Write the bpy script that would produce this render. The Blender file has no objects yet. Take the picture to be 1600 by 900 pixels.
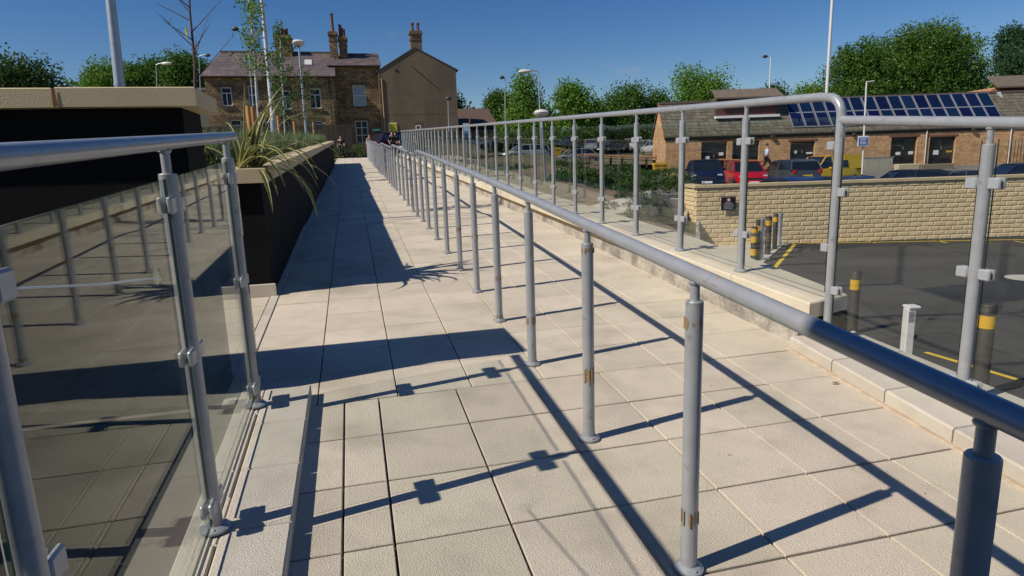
import bpy, math, random
from mathutils import Vector, Matrix
rnd = random.Random(7)
R = math.radians
SC = bpy.context.scene
COL = SC.collection

# ------------------------------------------------------------------ camera
FPX, YAW, PITCH, ROLL, EYE = 980.0, .2402, .1925, -.0334, 1.52
def cam_axes():
    cy, sy = math.cos(YAW), math.sin(YAW)
    f = Vector((sy*math.cos(PITCH), cy*math.cos(PITCH), -math.sin(PITCH)))
    rt = Vector((cy, -sy, 0)); up = rt.cross(f)
    cr, sr = math.cos(ROLL), math.sin(ROLL)
    return cr*rt+sr*up, -sr*rt+cr*up, f
CR, CU, CF = cam_axes()
cam = bpy.data.cameras.new('camera'); cam.sensor_width = 36; cam.lens = FPX/1600*36
cam.clip_start = .05; cam.clip_end = 3000
co = bpy.data.objects.new('camera', cam); COL.objects.link(co)
co.matrix_world = Matrix(((CR.x, CU.x, -CF.x, 0), (CR.y, CU.y, -CF.y, 0), (CR.z, CU.z, -CF.z, EYE), (0, 0, 0, 1)))
SC.camera = co
SC.render.resolution_x, SC.render.resolution_y = 1024, 576

# ------------------------------------------------------------------ sky and sun
LIGHT = Vector((1.0, .195, -.93)).normalized()          # direction the sunlight travels
EL = math.asin(-LIGHT.z); AZ = math.atan2(-LIGHT.x, -LIGHT.y)
w = bpy.data.worlds.new('World'); SC.world = w; w.use_nodes = True
nt = w.node_tree; nt.nodes.clear()
sky = nt.nodes.new('ShaderNodeTexSky'); sky.sky_type = 'NISHITA'; sky.sun_disc = False
sky.sun_elevation = EL; sky.sun_rotation = AZ; sky.altitude = 100; sky.air_density = 1.0; sky.dust_density = .1; sky.ozone_density = 3.0
bg = nt.nodes.new('ShaderNodeBackground'); bg.inputs[1].default_value = .077
tc = nt.nodes.new('ShaderNodeTexCoord')
mp = nt.nodes.new('ShaderNodeMapping'); mp.inputs['Scale'].default_value = (1.6, 1.6, 5.5); mp.inputs['Location'].default_value = (.35, 1.3, 0)
nz = nt.nodes.new('ShaderNodeTexNoise'); nz.inputs['Scale'].default_value = 2.2; nz.inputs['Detail'].default_value = 7; nz.inputs['Roughness'].default_value = .62
cr_ = nt.nodes.new('ShaderNodeValToRGB'); cr_.color_ramp.elements[0].position = .64; cr_.color_ramp.elements[1].position = .82
cr_.color_ramp.elements[1].color = (.55, .55, .55, 1)
mx = nt.nodes.new('ShaderNodeMixRGB'); mx.inputs[2].default_value = (5.2, 4.9, 5.3, 1)
L = nt.links.new
L(tc.outputs['Generated'], mp.inputs[0]); L(mp.outputs[0], nz.inputs['Vector']); L(nz.outputs[0], cr_.inputs[0])
hsv = nt.nodes.new('ShaderNodeHueSaturation'); hsv.inputs['Saturation'].default_value = 1.36; hsv.inputs['Hue'].default_value = .512
L(sky.outputs[0], hsv.inputs['Color']); L(cr_.outputs[0], mx.inputs[0]); L(hsv.outputs[0], mx.inputs[1]); L(mx.outputs[0], bg.inputs[0])
ow = nt.nodes.new('ShaderNodeOutputWorld'); L(bg.outputs[0], ow.inputs[0])
sl = bpy.data.lights.new('sun', 'SUN'); sl.energy = 5.0; sl.angle = R(.5); sl.color = (1, .93, .82)
so = bpy.data.objects.new('sun', sl); COL.objects.link(so); so.rotation_mode = 'QUATERNION'
so.rotation_quaternion = LIGHT.to_track_quat('-Z', 'Y'); so.location = (-30, -6, 30)
vs = SC.view_settings; vs.view_transform = 'Standard'; vs.look = 'None'; vs.exposure = 0; vs.gamma = 1
SC.render.engine = 'CYCLES'
SC.cycles.max_bounces = 10; SC.cycles.transparent_max_bounces = 64; SC.cycles.glossy_bounces = 5

# ------------------------------------------------------------------ positions
def ray(x, y): return (CR*((x-800)/FPX) - CU*((y-450)/FPX) + CF)
FW = Vector((math.sin(YAW), math.cos(YAW), 0)); RT = Vector((math.cos(YAW), -math.sin(YAW), 0))
CAM = Vector((0, 0, EYE))
def at(x, y, D): d = ray(x, y); return CAM + d*(D/d.dot(FW))
def onz(x, y, z): d = ray(x, y); return CAM + d*((z-EYE)/d.z)
FLATS = [(10.4, 11.4), (16.6, 17.8), (22.6, 24.4), (28.9, 30.2), (35, 36.3)]
def g(Y):
    s = Y
    for a, b in FLATS: s -= max(0, min(Y, b)-a)
    return .066*s
def interp(t, pts):
    if t <= pts[0][0]: a, b = pts[0], pts[1]
    elif t >= pts[-1][0]: a, b = pts[-2], pts[-1]
    else:
        for a, b in zip(pts, pts[1:]):
            if a[0] <= t <= b[0]: break
    return a[1]+(b[1]-a[1])*(t-a[0])/(b[0]-a[0])

# ------------------------------------------------------------------ materials
MC = {}
def mat(name, col, rough=.7, metal=0, var=0, vscale=4, bump=0, bscale=60, tint=0, spec=.5, col2=None, c2scale=1.2, c2lo=.45, c2hi=.65, streak=False, trans=0, stains=0):
    if name in MC: return MC[name]
    m = bpy.data.materials.new(name); m.use_nodes = True; n = m.node_tree.nodes; l = m.node_tree.links.new
    p = n['Principled BSDF']; p.inputs['Roughness'].default_value = rough; p.inputs['Metallic'].default_value = metal
    p.inputs['Specular IOR Level'].default_value = spec
    geo = n.new('ShaderNodeNewGeometry'); base = n.new('ShaderNodeRGB'); base.outputs[0].default_value = (*col, 1); out = base.outputs[0]
    def noise(s, det=5, stretch=None):
        t = n.new('ShaderNodeTexNoise'); t.inputs['Scale'].default_value = s; t.inputs['Detail'].default_value = det
        if stretch:
            mpn = n.new('ShaderNodeMapping'); mpn.inputs['Scale'].default_value = stretch; l(geo.outputs['Position'], mpn.inputs[0]); l(mpn.outputs[0], t.inputs['Vector'])
        else: l(geo.outputs['Position'], t.inputs['Vector'])
        return t.outputs[0]
    if col2:
        cr = n.new('ShaderNodeValToRGB'); cr.color_ramp.elements[0].position = c2lo; cr.color_ramp.elements[1].position = c2hi
        l(noise(c2scale, 8, (1, 1, .25) if streak else None), cr.inputs[0])
        mm = n.new('ShaderNodeMixRGB'); mm.inputs[2].default_value = (*col2, 1); l(cr.outputs[0], mm.inputs[0]); l(out, mm.inputs[1]); out = mm.outputs[0]
    if stains:
        vo = n.new('ShaderNodeTexVoronoi'); vo.inputs['Scale'].default_value = 3.1; l(geo.outputs['Position'], vo.inputs['Vector'])
        r1 = n.new('ShaderNodeValToRGB'); r1.color_ramp.elements[0].position = .035; r1.color_ramp.elements[0].color = (.75, .75, .75, 1); r1.color_ramp.elements[1].position = .05; r1.color_ramp.elements[1].color = (0, 0, 0, 1); l(vo.outputs['Distance'], r1.inputs[0])
        gt = n.new('ShaderNodeMath'); gt.operation = 'GREATER_THAN'; gt.inputs[1].default_value = .72; sx_ = n.new('ShaderNodeSeparateColor'); l(vo.outputs['Color'], sx_.inputs[0]); l(sx_.outputs[0], gt.inputs[0])
        mu = n.new('ShaderNodeMath'); mu.operation = 'MULTIPLY'; l(r1.outputs[0], mu.inputs[0]); l(gt.outputs[0], mu.inputs[1])
        mm = n.new('ShaderNodeMixRGB'); mm.inputs[2].default_value = (.16, .14, .115, 1); l(mu.outputs[0], mm.inputs[0]); l(out, mm.inputs[1]); out = mm.outputs[0]
        r2 = n.new('ShaderNodeValToRGB'); r2.color_ramp.elements[0].position = .5; r2.color_ramp.elements[1].position = .8; r2.color_ramp.elements[1].color = (.4, .4, .4, 1); l(noise(5.5, 9), r2.inputs[0])
        mm = n.new('ShaderNodeMixRGB'); mm.inputs[2].default_value = (.34, .29, .22, 1); l(r2.outputs[0], mm.inputs[0]); l(out, mm.inputs[1]); out = mm.outputs[0]
    val = None
    def scale_by(fac, amt):   # returns value socket 1+amt*(fac-.5)*2
        a = n.new('ShaderNodeMath'); a.operation = 'MULTIPLY_ADD'; a.inputs[1].default_value = 2*amt; a.inputs[2].default_value = 1-amt; l(fac, a.inputs[0]); return a.outputs[0]
    if var:
        v = scale_by(noise(vscale, 8), var*1.6); hs = n.new('ShaderNodeHueSaturation'); l(v, hs.inputs['Value']); l(out, hs.inputs['Color']); out = hs.outputs[0]
        if bump:
            v = scale_by(noise(bscale*1.3, 2), var*(2.6 if bscale > 100 else 1.1)); hs = n.new('ShaderNodeHueSaturation'); l(v, hs.inputs['Value']); l(out, hs.inputs['Color']); out = hs.outputs[0]
    if tint:
        oi = n.new('ShaderNodeObjectInfo'); ad = n.new('ShaderNodeMath'); ad.operation = 'ADD'; l(oi.outputs['Random'], ad.inputs[0]); l(geo.outputs['Random Per Island'], ad.inputs[1])
        fr = n.new('ShaderNodeMath'); fr.operation = 'FRACT'; l(ad.outputs[0], fr.inputs[0])
        m7 = n.new('ShaderNodeMath'); m7.operation = 'MULTIPLY'; m7.inputs[1].default_value = 7.31; l(fr.outputs[0], m7.inputs[0]); f2 = n.new('ShaderNodeMath'); f2.operation = 'FRACT'; l(m7.outputs[0], f2.inputs[0])
        hs = n.new('ShaderNodeHueSaturation'); l(scale_by(fr.outputs[0], tint), hs.inputs['Value'])
        h = n.new('ShaderNodeMath'); h.operation = 'MULTIPLY_ADD'; h.inputs[1].default_value = -.04*min(1, tint*6); h.inputs[2].default_value = .5+.024*min(1, tint*6); l(f2.outputs[0], h.inputs[0]); l(h.outputs[0], hs.inputs['Hue'])
        l(out, hs.inputs['Color']); out = hs.outputs[0]
    l(out, p.inputs['Base Color'])
    if bump:
        b = n.new('ShaderNodeBump'); b.inputs['Strength'].default_value = min(1, bump); b.inputs['Distance'].default_value = .02*bump if bscale < 30 else .006
        l(noise(bscale, 4), b.inputs['Height']); l(b.outputs[0], p.inputs['Normal'])
    if trans:
        t = n.new('ShaderNodeBsdfTranslucent'); l(out, t.inputs[0]); ms = n.new('ShaderNodeMixShader'); ms.inputs[0].default_value = trans
        l(p.outputs[0], ms.inputs[1]); l(t.outputs[0], ms.inputs[2]); l(ms.outputs[0], n['Material Output'].inputs[0])
    MC[name] = m; return m

def glass_mat():
    m = bpy.data.materials.new('clear_glass'); m.use_nodes = True; n = m.node_tree.nodes; l = m.node_tree.links.new; n.clear()
    geo = n.new('ShaderNodeNewGeometry'); k = n.new('ShaderNodeMath'); k.operation = 'MULTIPLY_ADD'; k.inputs[1].default_value = 1/1.52-1.52; k.inputs[2].default_value = 1.52; l(geo.outputs['Backfacing'], k.inputs[0])
    fr = n.new('ShaderNodeFresnel'); l(k.outputs[0], fr.inputs[0])
    t = n.new('ShaderNodeBsdfTransparent'); t.inputs[0].default_value = (.972, .986, .98, 1)
    gl = n.new('ShaderNodeBsdfGlossy'); gl.inputs['Roughness'].default_value = 0; gl.inputs[0].default_value = (.68, .72, .71, 1)
    ms = n.new('ShaderNodeMixShader'); l(fr.outputs[0], ms.inputs[0]); l(t.outputs[0], ms.inputs[1]); l(gl.outputs[0], ms.inputs[2])
    o = n.new('ShaderNodeOutputMaterial'); l(ms.outputs[0], o.inputs[0]); return m
def stone_mat(name, c1, c2, mortar, bw, bh, rough=.9, soot=(.05, .04, .03), msize=.012, bump=.6, sootamt=(.5, .7)):
    """coursed stone wall seen from far away; runs on object coordinates x / z"""
    m = bpy.data.materials.new(name); m.use_nodes = True; n = m.node_tree.nodes; l = m.node_tree.links.new; p = n['Principled BSDF']; p.inputs['Roughness'].default_value = rough
    t = n.new('ShaderNodeTexCoord'); s = n.new('ShaderNodeSeparateXYZ'); l(t.outputs['Object'], s.inputs[0]); ad = n.new('ShaderNodeMath'); l(s.outputs[0], ad.inputs[0]); l(s.outputs[1], ad.inputs[1])
    c = n.new('ShaderNodeCombineXYZ'); l(ad.outputs[0], c.inputs[0]); l(s.outputs[2], c.inputs[1])
    b = n.new('ShaderNodeTexBrick'); b.inputs['Scale'].default_value = 1; b.inputs['Brick Width'].default_value = bw; b.inputs['Row Height'].default_value = bh
    b.inputs['Mortar Size'].default_value = msize; b.inputs['Color1'].default_value = (*c1, 1); b.inputs['Color2'].default_value = (*c2, 1); b.inputs['Mortar'].default_value = (*mortar, 1); l(c.outputs[0], b.inputs['Vector'])
    nz = n.new('ShaderNodeTexNoise'); nz.inputs['Scale'].default_value = .55; nz.inputs['Detail'].default_value = 8; l(t.outputs['Object'], nz.inputs['Vector'])
    r = n.new('ShaderNodeValToRGB'); r.color_ramp.elements[0].position = sootamt[0]; r.color_ramp.elements[1].position = sootamt[1]; r.color_ramp.elements[1].color = (.8, .8, .8, 1); l(nz.outputs[0], r.inputs[0])
    mm = n.new('ShaderNodeMixRGB'); mm.inputs[2].default_value = (*soot, 1); l(r.outputs[0], mm.inputs[0]); l(b.outputs[0], mm.inputs[1])
    n2 = n.new('ShaderNodeTexNoise'); n2.inputs['Scale'].default_value = 3.2; n2.inputs['Detail'].default_value = 6; l(t.outputs['Object'], n2.inputs['Vector'])
    k = n.new('ShaderNodeMath'); k.operation = 'MULTIPLY_ADD'; k.inputs[1].default_value = 1.3; k.inputs[2].default_value = .35; l(n2.outputs[0], k.inputs[0])
    hs = n.new('ShaderNodeHueSaturation'); l(k.outputs[0], hs.inputs['Value']); l(mm.outputs[0], hs.inputs['Color']); l(hs.outputs[0], p.inputs['Base Color'])
    bp = n.new('ShaderNodeBump'); bp.inputs['Strength'].default_value = bump; bp.inputs['Distance'].default_value = .03; mu = n.new('ShaderNodeMath'); mu.operation = 'MULTIPLY_ADD'; mu.inputs[1].default_value = -1.0
    l(b.outputs['Fac'], mu.inputs[0]); l(n2.outputs[0], mu.inputs[2]); l(mu.outputs[0], bp.inputs['Height']); l(bp.outputs[0], p.inputs['Normal'])
    MC[name] = m; return m

GREY = mat('grey_metallic_paint', (.33, .34, .355), .3, .2, var=.12, vscale=14, col2=(.24, .235, .22), c2scale=22, c2lo=.62, c2hi=.72)
GREYD = mat('grey_painted_clamp', (.37, .38, .395), .35, .15, var=.04)
GLASS = glass_mat()
EDGE = mat('polished_glass_edge', (.01, .035, .025), .1, spec=.8)
ORANGE = mat('orange_tape_residue', (.24, .165, .09), .7, var=.25, vscale=60)
PAVE = mat('concrete_paving', (.60, .515, .40), .9, var=.1, vscale=2.2, bump=1, bscale=190, tint=.075, stains=1, col2=(.42, .37, .285), c2scale=1.6, c2lo=.52, c2hi=.78)
BED = mat('sandy_joint', (.10, .08, .06), .95, var=.2, vscale=30)
KERB = mat('concrete_kerb', (.56, .50, .41), .88, var=.1, vscale=3, bump=1, bscale=190, tint=.06, stains=1)
CAPM = mat('buff_cast_stone', (.55, .43, .255), .8, var=.09, vscale=5, bump=.35, bscale=180, tint=.05)
PCAP = mat('pale_cast_stone', (.56, .49, .365), .85, var=.12, vscale=4, bump=.4, bscale=170, tint=.06)
CONC = mat('rough_concrete', (.40, .36, .30), .95, var=.25, vscale=7, bump=1, bscale=25, col2=(.20, .18, .15), c2scale=4)
BLACK = mat('matt_black_paint', (.008, .008, .008), .9, spec=.15, var=.2, bump=.3, bscale=90)
RUST = mat('rust_stain', (.20, .09, .025), .9, var=.3, vscale=30)
ASPH = mat('asphalt', (.036, .035, .031), .9, var=.35, vscale=.7, bump=.8, bscale=120, col2=(.022, .022, .021), c2scale=.5)
YEL = mat('yellow_road_paint', (.62, .42, .03), .8, var=.15, vscale=8)
WHITEP = mat('white_paint', (.72, .72, .70), .5)
YELB = mat('yellow_band', (.58, .33, .02), .45)
DARKB = mat('dark_bollard_plastic', (.035, .03, .027), .6, var=.2, vscale=10)
ALU = mat('galvanised_steel', (.42, .45, .47), .42, .6, var=.12, vscale=10)
PALE = mat('pale_painted_steel', (.62, .60, .57), .5, .1)
TIMBER = mat('brown_timber', (.22, .10, .035), .75, var=.2, vscale=6)
STAKE = mat('new_timber_stake', (.42, .20, .06), .8, var=.2, vscale=8)
WINW = mat('white_window_frame', (.75, .75, .73), .5)
PANE = mat('window_pane', (.012, .014, .016), .12, spec=.25)
SLATE = mat('slate_roof', (.105, .082, .085), .75, var=.3, vscale=.8, col2=(.16, .12, .11), c2scale=1.4)
STONE = stone_mat('sooty_coursed_stone', (.48, .31, .14), (.22, .145, .07), (.05, .04, .025), .42, .2, msize=.02, sootamt=(.45, .75))
RENDER = mat('brown_roughcast_render', (.19, .145, .09), .95, var=.14, vscale=1.1, bump=.8, bscale=20, col2=(.14, .11, .075), c2scale=.5, streak=True)
BRICKS = stone_mat('buff_split_stone', (.62, .36, .175), (.46, .26, .13), (.36, .22, .12), .4, .15, sootamt=(.62, .9), soot=(.12, .07, .04))
TILE = stone_mat('stone_roof_tiles', (.17, .15, .11), (.12, .105, .078), (.035, .03, .025), .35, .22, sootamt=(.6, .9))
POTC = mat('clay_chimney_pot', (.13, .06, .04), .9, var=.3, vscale=6)
DOOR = mat('black_door_paint', (.012, .012, .013), .35)
SPLIT = mat('pitched_face_buff_stone', (.68, .52, .31), .92, var=.1, vscale=8, bump=.5, bscale=40, tint=.05)
MORT = mat('buff_mortar', (.54, .42, .26), .95, var=.1)
BARK = mat('tree_bark', (.10, .07, .045), .95, var=.3, vscale=20)
BIRCH = mat('birch_bark', (.48, .44, .38), .8, var=.35, vscale=22, col2=(.12, .09, .07), c2scale=14, c2lo=.55, c2hi=.65)
def leafmat(n, c, tint=.35): return mat(n, c, .55, var=.12, vscale=.5, tint=tint, trans=.4, spec=.3)
LEAF1 = leafmat('tree_leaves', (.075, .15, .02)); LEAF2 = leafmat('bright_tree_leaves', (.13, .24, .028)); LEAF3 = leafmat('dark_tree_leaves', (.05, .095, .02))
LEAFD = leafmat('conifer_leaves', (.045, .10, .04)); SHR = leafmat('shrub_leaves', (.075, .12, .022)); GRS = leafmat('grass_blades', (.13, .19, .045)); LAV = leafmat('silver_green_foliage', (.13, .17, .075))
PHG = mat('flax_leaf_green', (.07, .10, .025), .45, trans=.25); PHC = mat('flax_leaf_cream', (.46, .42, .17), .45, trans=.25)

# ------------------------------------------------------------------ mesh helpers
class MB:
    def __init__(s): s.v = []; s.f = []; s.m = []; s.k = 0; s.sm = []
    def add(s, vs, fs, smooth=False):
        o = len(s.v); s.v += [tuple(v) for v in vs]
        for f in fs: s.f.append(tuple(i+o for i in f)); s.m.append(s.k); s.sm.append(smooth)
        return s
    def box(s, x0, x1, y0, y1, z0, z1, M=None):
        vs = [Vector((x, y, z)) for z in (z0, z1) for y in (y0, y1) for x in (x0, x1)]
        if M: vs = [M @ v for v in vs]
        return s.add(vs, [(0, 2, 3, 1), (4, 5, 7, 6), (0, 1, 5, 4), (2, 6, 7, 3), (0, 4, 6, 2), (1, 3, 7, 5)])
    def cbox(s, x0, x1, y0, y1, z0, z1, c=.005, M=None):   # box with a chamfered top
        a = [(x0, y0, z0), (x1, y0, z0), (x1, y1, z0), (x0, y1, z0), (x0, y0, z1-c), (x1, y0, z1-c), (x1, y1, z1-c), (x0, y1, z1-c), (x0+c, y0+c, z1), (x1-c, y0+c, z1), (x1-c, y1-c, z1), (x0+c, y1-c, z1)]
        a = [Vector(v) for v in a]
        if M: a = [M @ v for v in a]
        return s.add(a, [(0, 3, 2, 1), (0, 1, 5, 4), (1, 2, 6, 5), (2, 3, 7, 6), (3, 0, 4, 7), (4, 5, 9, 8), (5, 6, 10, 9), (6, 7, 11, 10), (7, 4, 8, 11), (8, 9, 10, 11)])
    def rbox(s, c, sx, sy, sz, r=.006, M=None):  # bevelled box
        x, y, z = sx/2, sy/2, sz/2; vs = []
        for sgx in (-1, 1):
            for sgy in (-1, 1):
                for sgz in (-1, 1):
                    for ax in range(3):
                        p = [sgx*(x-r), sgy*(y-r), sgz*(z-r)]; p[ax] = (sgx*x, sgy*y, sgz*z)[ax]; vs.append(Vector(p)+Vector(c))
        idx = lambda a, b, d, ax: ((a > 0)*4+(b > 0)*2+(d > 0))*3+ax
        fs = []
        for sg in (-1, 1):
            fs.append([idx(sg, -1, -1, 0), idx(sg, 1, -1, 0), idx(sg, 1, 1, 0), idx(sg, -1, 1, 0)][::sg])
            fs.append([idx(-1, sg, -1, 1), idx(-1, sg, 1, 1), idx(1, sg, 1, 1), idx(1, sg, -1, 1)][::sg])
            fs.append([idx(-1, -1, sg, 2), idx(1, -1, sg, 2), idx(1, 1, sg, 2), idx(-1, 1, sg, 2)][::sg])
        for a in (-1, 1):
            for b in (-1, 1):
                fs.append((idx(a, b, -1, 0), idx(a, b, 1, 0), idx(a, b, 1, 1), idx(a, b, -1, 1)))
                fs.append((idx(a, -1, b, 0), idx(a, 1, b, 0), idx(a, 1, b, 2), idx(a, -1, b, 2)))
                fs.append((idx(-1, a, b, 1), idx(1, a, b, 1), idx(1, a, b, 2), idx(-1, a, b, 2)))
                for d in (-1, 1): fs.append((idx(a, b, d, 0), idx(a, b, d, 1), idx(a, b, d, 2)))
        if M: vs = [M @ v for v in vs]
        return s.add(vs, fs)
    def tube(s, pts, r, n=12, caps=True):
        pts = [Vector(p) for p in pts]; rs = r if isinstance(r, (list, tuple)) else [r]*len(pts); vs = []; fs = []
        up = None
        for i, p in enumerate(pts):
            d = ((pts[min(i+1, len(pts)-1)]-p).normalized()+(p-pts[max(i-1, 0)]).normalized()).normalized()
            if up is None: up = Vector((0, 0, 1)) if abs(d.z) < .9 else Vector((1, 0, 0))
            a = d.cross(up).normalized(); b = a.cross(d).normalized(); up = b
            for k in range(n):
                t = 2*math.pi*k/n; vs.append(p+(a*math.cos(t)+b*math.sin(t))*rs[i])
        for i in range(len(pts)-1):
            for k in range(n): fs.append((i*n+k, i*n+(k+1) % n, (i+1)*n+(k+1) % n, (i+1)*n+k))
        s.add(vs, fs, True)
        if caps:
            e = (len(pts)-1)*n; s.add(vs[:n], [tuple(range(n))][:1]); s.add(vs[e:], [tuple(range(n))[::-1]])
        return s
    def lathe(s, c, prof, n=16, axis=None):
        vs = []; fs = []
        for r, z in prof:
            for k in range(n):
                t = 2*math.pi*k/n; v = Vector((r*math.cos(t), r*math.sin(t), z))
                if axis: v = axis @ v
                vs.append(v+Vector(c))
        for i in range(len(prof)-1):
            for k in range(n): fs.append((i*n+k, i*n+(k+1) % n, (i+1)*n+(k+1) % n, (i+1)*n+k))
        fs.append(tuple(range(n))[::-1]); fs.append(tuple((len(prof)-1)*n+k for k in range(n)))
        s.add(vs, fs, True); return s
    def prism(s, poly, d):   # poly: 3-D points, d: extrusion vector
        n = len(poly); d = Vector(d); vs = [Vector(p) for p in poly]+[Vector(p)+d for p in poly]
        return s.add(vs, [tuple(range(n))[::-1], tuple(range(n, 2*n))]+[(i, (i+1) % n, n+(i+1) % n, n+i) for i in range(n)])
    def mesh(s, name, mats):
        me = bpy.data.meshes.new(name); me.from_pydata(s.v, [], s.f); mats = mats if isinstance(mats, (list, tuple)) else [mats]
        for m in mats: me.materials.append(m)
        me.polygons.foreach_set('material_index', s.m); me.polygons.foreach_set('use_smooth', s.sm); me.update()
        if any(s.sm):
            try: me.set_sharp_from_angle(angle=R(40))
            except Exception: pass
        return me
def put(name, me, parent=None, loc=None, rot=None, kind=None, label=None, cat=None, group=None):
    if isinstance(me, tuple): me = me[0].mesh(name, me[1])
    o = bpy.data.objects.new(name, me); COL.objects.link(o)
    if parent: o.parent = parent
    if loc is not None: o.location = loc
    if rot is not None: o.rotation_euler = rot
    return tag(o, label, cat, group, kind)
def tag(o, label=None, cat=None, group=None, kind=None):
    if label: o['label'] = label
    if cat: o['category'] = cat
    if group: o['group'] = group
    if kind: o['kind'] = kind
    return o
def thing(name, label, cat, loc=(0, 0, 0), rotz=0, group=None): return put(name, None, None, loc, (0, 0, rotz), label=label, cat=cat, group=group)
def struct(name, loc=(0, 0, 0)): return put(name, None, None, loc, kind='structure')
def copy_tree(o, parent=None):
    c = o.copy(); COL.objects.link(c); c.parent = parent
    for ch in o.children: copy_tree(ch, c)
    return c
def face_text(s, size, M, name, material, parent, depth=.004):
    cu = bpy.data.curves.new(name, 'FONT'); cu.body = s; cu.size = size; cu.align_x = 'CENTER'; cu.align_y = 'CENTER'; cu.extrude = depth
    cu.materials.append(material); o = bpy.data.objects.new(name, cu); COL.objects.link(o); o.parent = parent; o.matrix_local = M; return o

# ------------------------------------------------------------------ ramp paving
RAMP_END = 42.0
pav = struct('ramp_paving')
NEARX = [-.335, -.14, .05, .5, .95, 1.40, 1.845, 2.29, 2.86]
FARX = [-.74, -.29, .16, .60, 1.045, 1.44, 1.86, 2.30, 2.90]
rows_near = [3.52-.447*i for i in range(0, 14)]
rows_far = [3.52+.4475*i for i in range(0, 87)]
cells = []
for b, a in zip(rows_near, rows_near[1:]):
    for x0, x1 in zip(NEARX, NEARX[1:]): cells.append((x0, x1, a, b))
for a, b in zip(rows_far, rows_far[1:]):
    for x0, x1 in zip(FARX, FARX[1:]): cells.append((x0, x1, a, min(b, RAMP_END)))
for x0, x1 in ((-1.70, -1.26), (-1.26, -.82)):
    for k in range(5): cells.append((x0, x1, 4.17+.4*k, min(4.57+.4*k, 6.08)))
cells.sort(key=lambda c: math.hypot((c[0]+c[1])/2-.7, (c[2]+c[3])/2-1.2) if c[3] > .8 else 900)
cache = {}; rest = MB()
for i, (x0, x1, a, b) in enumerate(cells):
    gap = .0045 if a < 3.5 else .0032
    wx, ly = x1-x0-2*gap, b-a-2*gap; cx, cy = (x0+x1)/2, (a+b)/2
    M = Matrix.Translation((cx, cy, (g(a)+g(b))/2+rnd.uniform(-.0014, .0014))) @ Matrix.Rotation(math.atan2(g(b)-g(a), b-a)+rnd.uniform(-.002, .002), 4, 'X') @ Matrix.Rotation(rnd.uniform(-.0022, .0022), 4, 'Y')
    if i < 296:
        key = (round(wx, 3), round(ly, 3))
        if key not in cache: cache[key] = MB().cbox(-wx/2, wx/2, -ly/2, ly/2, -.05, 0, .003).mesh('slab', PAVE)
        o = put('slab', cache[key], pav); o.matrix_local = M
    else: rest.cbox(-wx/2, wx/2, -ly/2, ly/2, -.05, 0, .003, M)
put('distant_slabs', (rest, PAVE), pav, kind='stuff')
bed = MB(); ys = sorted([-3, 3.6, RAMP_END]+[q for f in FLATS for q in f])
for a, b in zip(ys, ys[1:]):
    bed.add([(-.9, a, g(a)-.022), (3.0, a, g(a)-.022), (3.0, b, g(b)-.022), (-.9, b, g(b)-.022)], [(0, 1, 2, 3)])
bed.add([(-1.9, 3.7, g(3.7)-.03), (-.88, 3.7, g(3.7)-.03), (-.88, 6.1, g(6.1)-.03), (-1.9, 6.1, g(6.1)-.03)], [(0, 1, 2, 3)])
put('bedding', (bed, BED), pav)
# bits of grit and dead leaves
gr = MB()
for i in range(260):
    x, y = rnd.uniform(-.3, 2.7), rnd.uniform(1.2, 9)
    s = rnd.choice([.002, .003, .004]); c = Vector((x, y, g(y)+.003)); a = [c+Vector((rnd.uniform(-1, 1), rnd.uniform(-1, 1), rnd.uniform(-.3, .8)))*s for _ in range(4)]
    gr.add(a, [(0, 1, 2), (0, 1, 3), (1, 2, 3), (0, 2, 3)])
put('grit', (gr, BED), kind='stuff', label='scattered grit and crumbs on the pale paving', cat='grit')
lf = MB(); c = Vector((2.66, 2.95, g(2.95)+.01)); lf.add([c+Vector(v)*.03 for v in ((-1, 0, 0), (0, .35, .2), (1, 0, .1), (0, -.35, .15))], [(0, 1, 2, 3)])
put('dead_leaf', (lf, mat('dead_leaf', (.16, .13, .03), .8)), label='small dry yellow leaf lying against the low right kerb', cat='leaf')

# edging strip beside planter
es = struct('edging_strip'); y = 3.66
while y < RAMP_END-.5:
    y1 = min(y+.9, 10.4 if y < 10.4 else 99)
    M = Matrix.Translation((-.78, (y+y1)/2, (g(y)+g(y1))/2)) @ Matrix.Rotation(math.atan2(g(y1)-g(y), y1-y), 4, 'X')
    o = put('edging_stone', (MB().cbox(-.036, .036, -(y1-y)/2+.003, (y1-y)/2-.003, -.05, .004, .003), KERB), es); o.matrix_local = M; y = y1

# left kerb of flush stones and a narrow strip
lk = struct('left_kerb')
def slope_box(name, parent, x0, x1, y0, y1, top, th, m, c=.006, f=lambda Y: .066*Y, skew=0):
    b = MB(); vs = []
    for z, cc in ((-th, 0), (-c, 0), (0, c)):
        for (x, yy, sx, sy) in ((x0, y0, 1, 1), (x1, y0, -1, 1), (x1, y1, -1, -1), (x0, y1, 1, -1)):
            X = x+sx*cc; Yq = yy+sy*cc; vs.append((X+skew*(Yq-y0), Yq, f(Yq)+top+z))
    b.add(vs, [(0, 3, 2, 1)]+[(4*k+i, 4*k+(i+1) % 4, 4*k+4+(i+1) % 4, 4*k+4+i) for k in (0, 1) for i in range(4)]+[(8, 9, 10, 11)])
    return put(name, (b, m), parent)
KT = .066*0+.07
yy = 3.66
while yy > -2:
    a = max(yy-.447, -2); slope_box('kerb_slab', lk, -.573, -.325, a+.003, yy-.003, KT, .09, KERB); yy -= .447
yy = 3.66
while yy > -2:
    a = max(yy-.9, -2); slope_box('channel_strip', lk, -.70, -.60, a+.003, yy-.003, KT+.004, .09, KERB); yy -= .9
for yy0 in (3.35, 2.25, 1.1):
    slope_box('infill_block', lk, -.598, -.575, yy0, yy0+.31, KT-.002, .07, KERB)
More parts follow.
